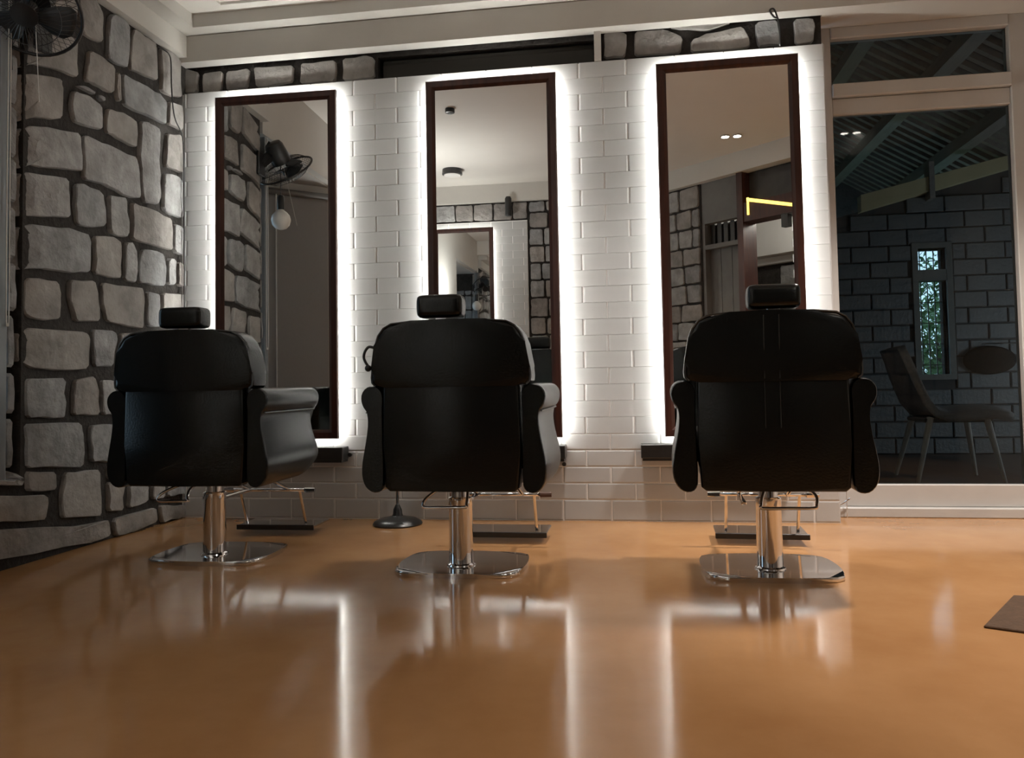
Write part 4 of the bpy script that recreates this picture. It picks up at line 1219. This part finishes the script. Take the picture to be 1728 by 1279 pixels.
# ------------------------------------------------------------------ cables
def cable(label, pts, r, x=None):
    bm = bmesh.new(); tube(bm, smooth_path(pts, 5), r, 6)
    o = obj('cable', bm, M['black_plastic'], None, smooth='all')
    return tag(o, label, 'cable')
cable('thin black cable looping down the stones beside the left-hand corner', [(-2.265, -0.29, 2.299), (-2.262, -0.24, 2.305), (-2.262, -0.181, 2.287), (-2.262, -0.172, 2.159), (-2.262, -0.158, 2.048), (-2.262, -0.134, 1.987), (-2.262, -0.079, 1.934), (-2.27, -0.050, 1.844), (-2.272, -0.045, 1.717), (-2.272, -0.04, 1.30), (-2.272, -0.04, 0.5)], 0.0035)
cable('small black cable loop hanging over the stones above the mirror nearest the porch window', [(0.668, -0.016, 2.17), (0.664, -0.045, 2.247), (0.652, -0.052, 2.298), (0.639, -0.052, 2.33), (0.622, -0.052, 2.325), (0.638, -0.054, 2.294), (0.655, -0.055, 2.285)], 0.0042)

# ------------------------------------------------------------------ things seen in the mirrors
pb = thing('pendant_bulb', 'white globe bulb on a black socket reflected beneath the fan', 'lamp', (-2.285, -1.37, 1.76))
bm = bmesh.new(); lathe(bm, [(0.012, -0.065), (0.036, -0.057), (0.056, -0.035), (0.065, 0.0), (0.058, 0.030), (0.040, 0.051), (0.022, 0.064), (0.018, 0.075)], 28)
obj('globe', bm, M['white_globe'], pb, smooth='all')
bm = bmesh.new(); lathe(bm, [(0.022, 0.068), (0.024, 0.08), (0.024, 0.15), (0.018, 0.165), (0.006, 0.17)], 20)
obj('socket', bm, M['black_plastic'], pb, smooth=True)
bm = bmesh.new(); tube(bm, [(0, 0, 0.165), (0, 0, 2.27 - 1.76)], 0.003, 6)
obj('cord', bm, M['black_plastic'], pb)

def downlight(label, x, y):
    t = thing('ceiling_downlight', label, 'lamp', (x, y, ZH))
    for s in (-1, 1):
        bm = bmesh.new(); lathe(bm, [(0.040, -0.001), (0.040, -0.010), (0.034, -0.012)], 20, Matrix.Translation((s * 0.05, 0, 0)))
        obj('trim_ring', bm, M['frame_white'], t)
        bm = bmesh.new(); lathe(bm, [(0.030, -0.0105), (0.030, -0.0135)], 18, Matrix.Translation((s * 0.05, 0, 0)))
        obj('lens', bm, M['downlight'], t)
downlight('twin ceiling downlight reflected in the mirror nearest the porch window', 0.809, -3.31)
downlight('twin ceiling downlight reflected in the top left of the porch window', 1.80, -2.86)

t = thing('ceiling_speaker', 'small black round ceiling fitting reflected at the top of the middle mirror', 'speaker', (-1.37, -2.175, ZH))
bm = bmesh.new(); lathe(bm, [(0.036, 0.0), (0.036, -0.03), (0.024, -0.034)], 20); obj('body', bm, M['black_plastic'], t, smooth=True)
bm = bmesh.new(); lathe(bm, [(0.020, -0.033), (0.020, -0.037)], 16); obj('cover', bm, M['black_metal'], t)
t = thing('ceiling_speaker', 'wide flat black ceiling fitting reflected halfway down the middle mirror', 'speaker', (-1.748, -3.86, ZH))
bm = bmesh.new(); lathe(bm, [(0.095, 0.0), (0.098, -0.05), (0.085, -0.054)], 28); obj('body', bm, M['black_plastic'], t, smooth=True)
bm = bmesh.new(); lathe(bm, [(0.08, -0.053), (0.08, -0.058)], 24); obj('cover', bm, M['white_globe'], t)
t = thing('wall_spotlight', 'short black tube light over the opposite tile panel, seen in the middle mirror', 'lamp', (-1.30, YR + 0.11, 2.465))
bm = bmesh.new(); lathe(bm, [(0.030, -0.10), (0.034, -0.09), (0.034, 0.08), (0.024, 0.10), (0.006, 0.104)], 18); obj('tube', bm, M['black_plastic'], t, smooth=True)
bm = bmesh.new(); tube(bm, [(0, -0.02, 0.03), (0, -0.11, 0.03)], 0.008, 8); obj('arm', bm, M['black_metal'], t)

# ------------------------------------------------------------------ dark flat patch at the right edge of the floor
bm = bmesh.new()
prism(bm, [(0.852, -1.553), (1.055, -1.235), (1.75, -1.30), (1.60, -1.75), (0.95, -1.60)], 'z', 0.0005, 0.007, 0.002, 1)
tag(obj('floor_patch', bm, M['patch_brown']), 'dark brown patch lying flat at the right edge of the floor', 'mat')
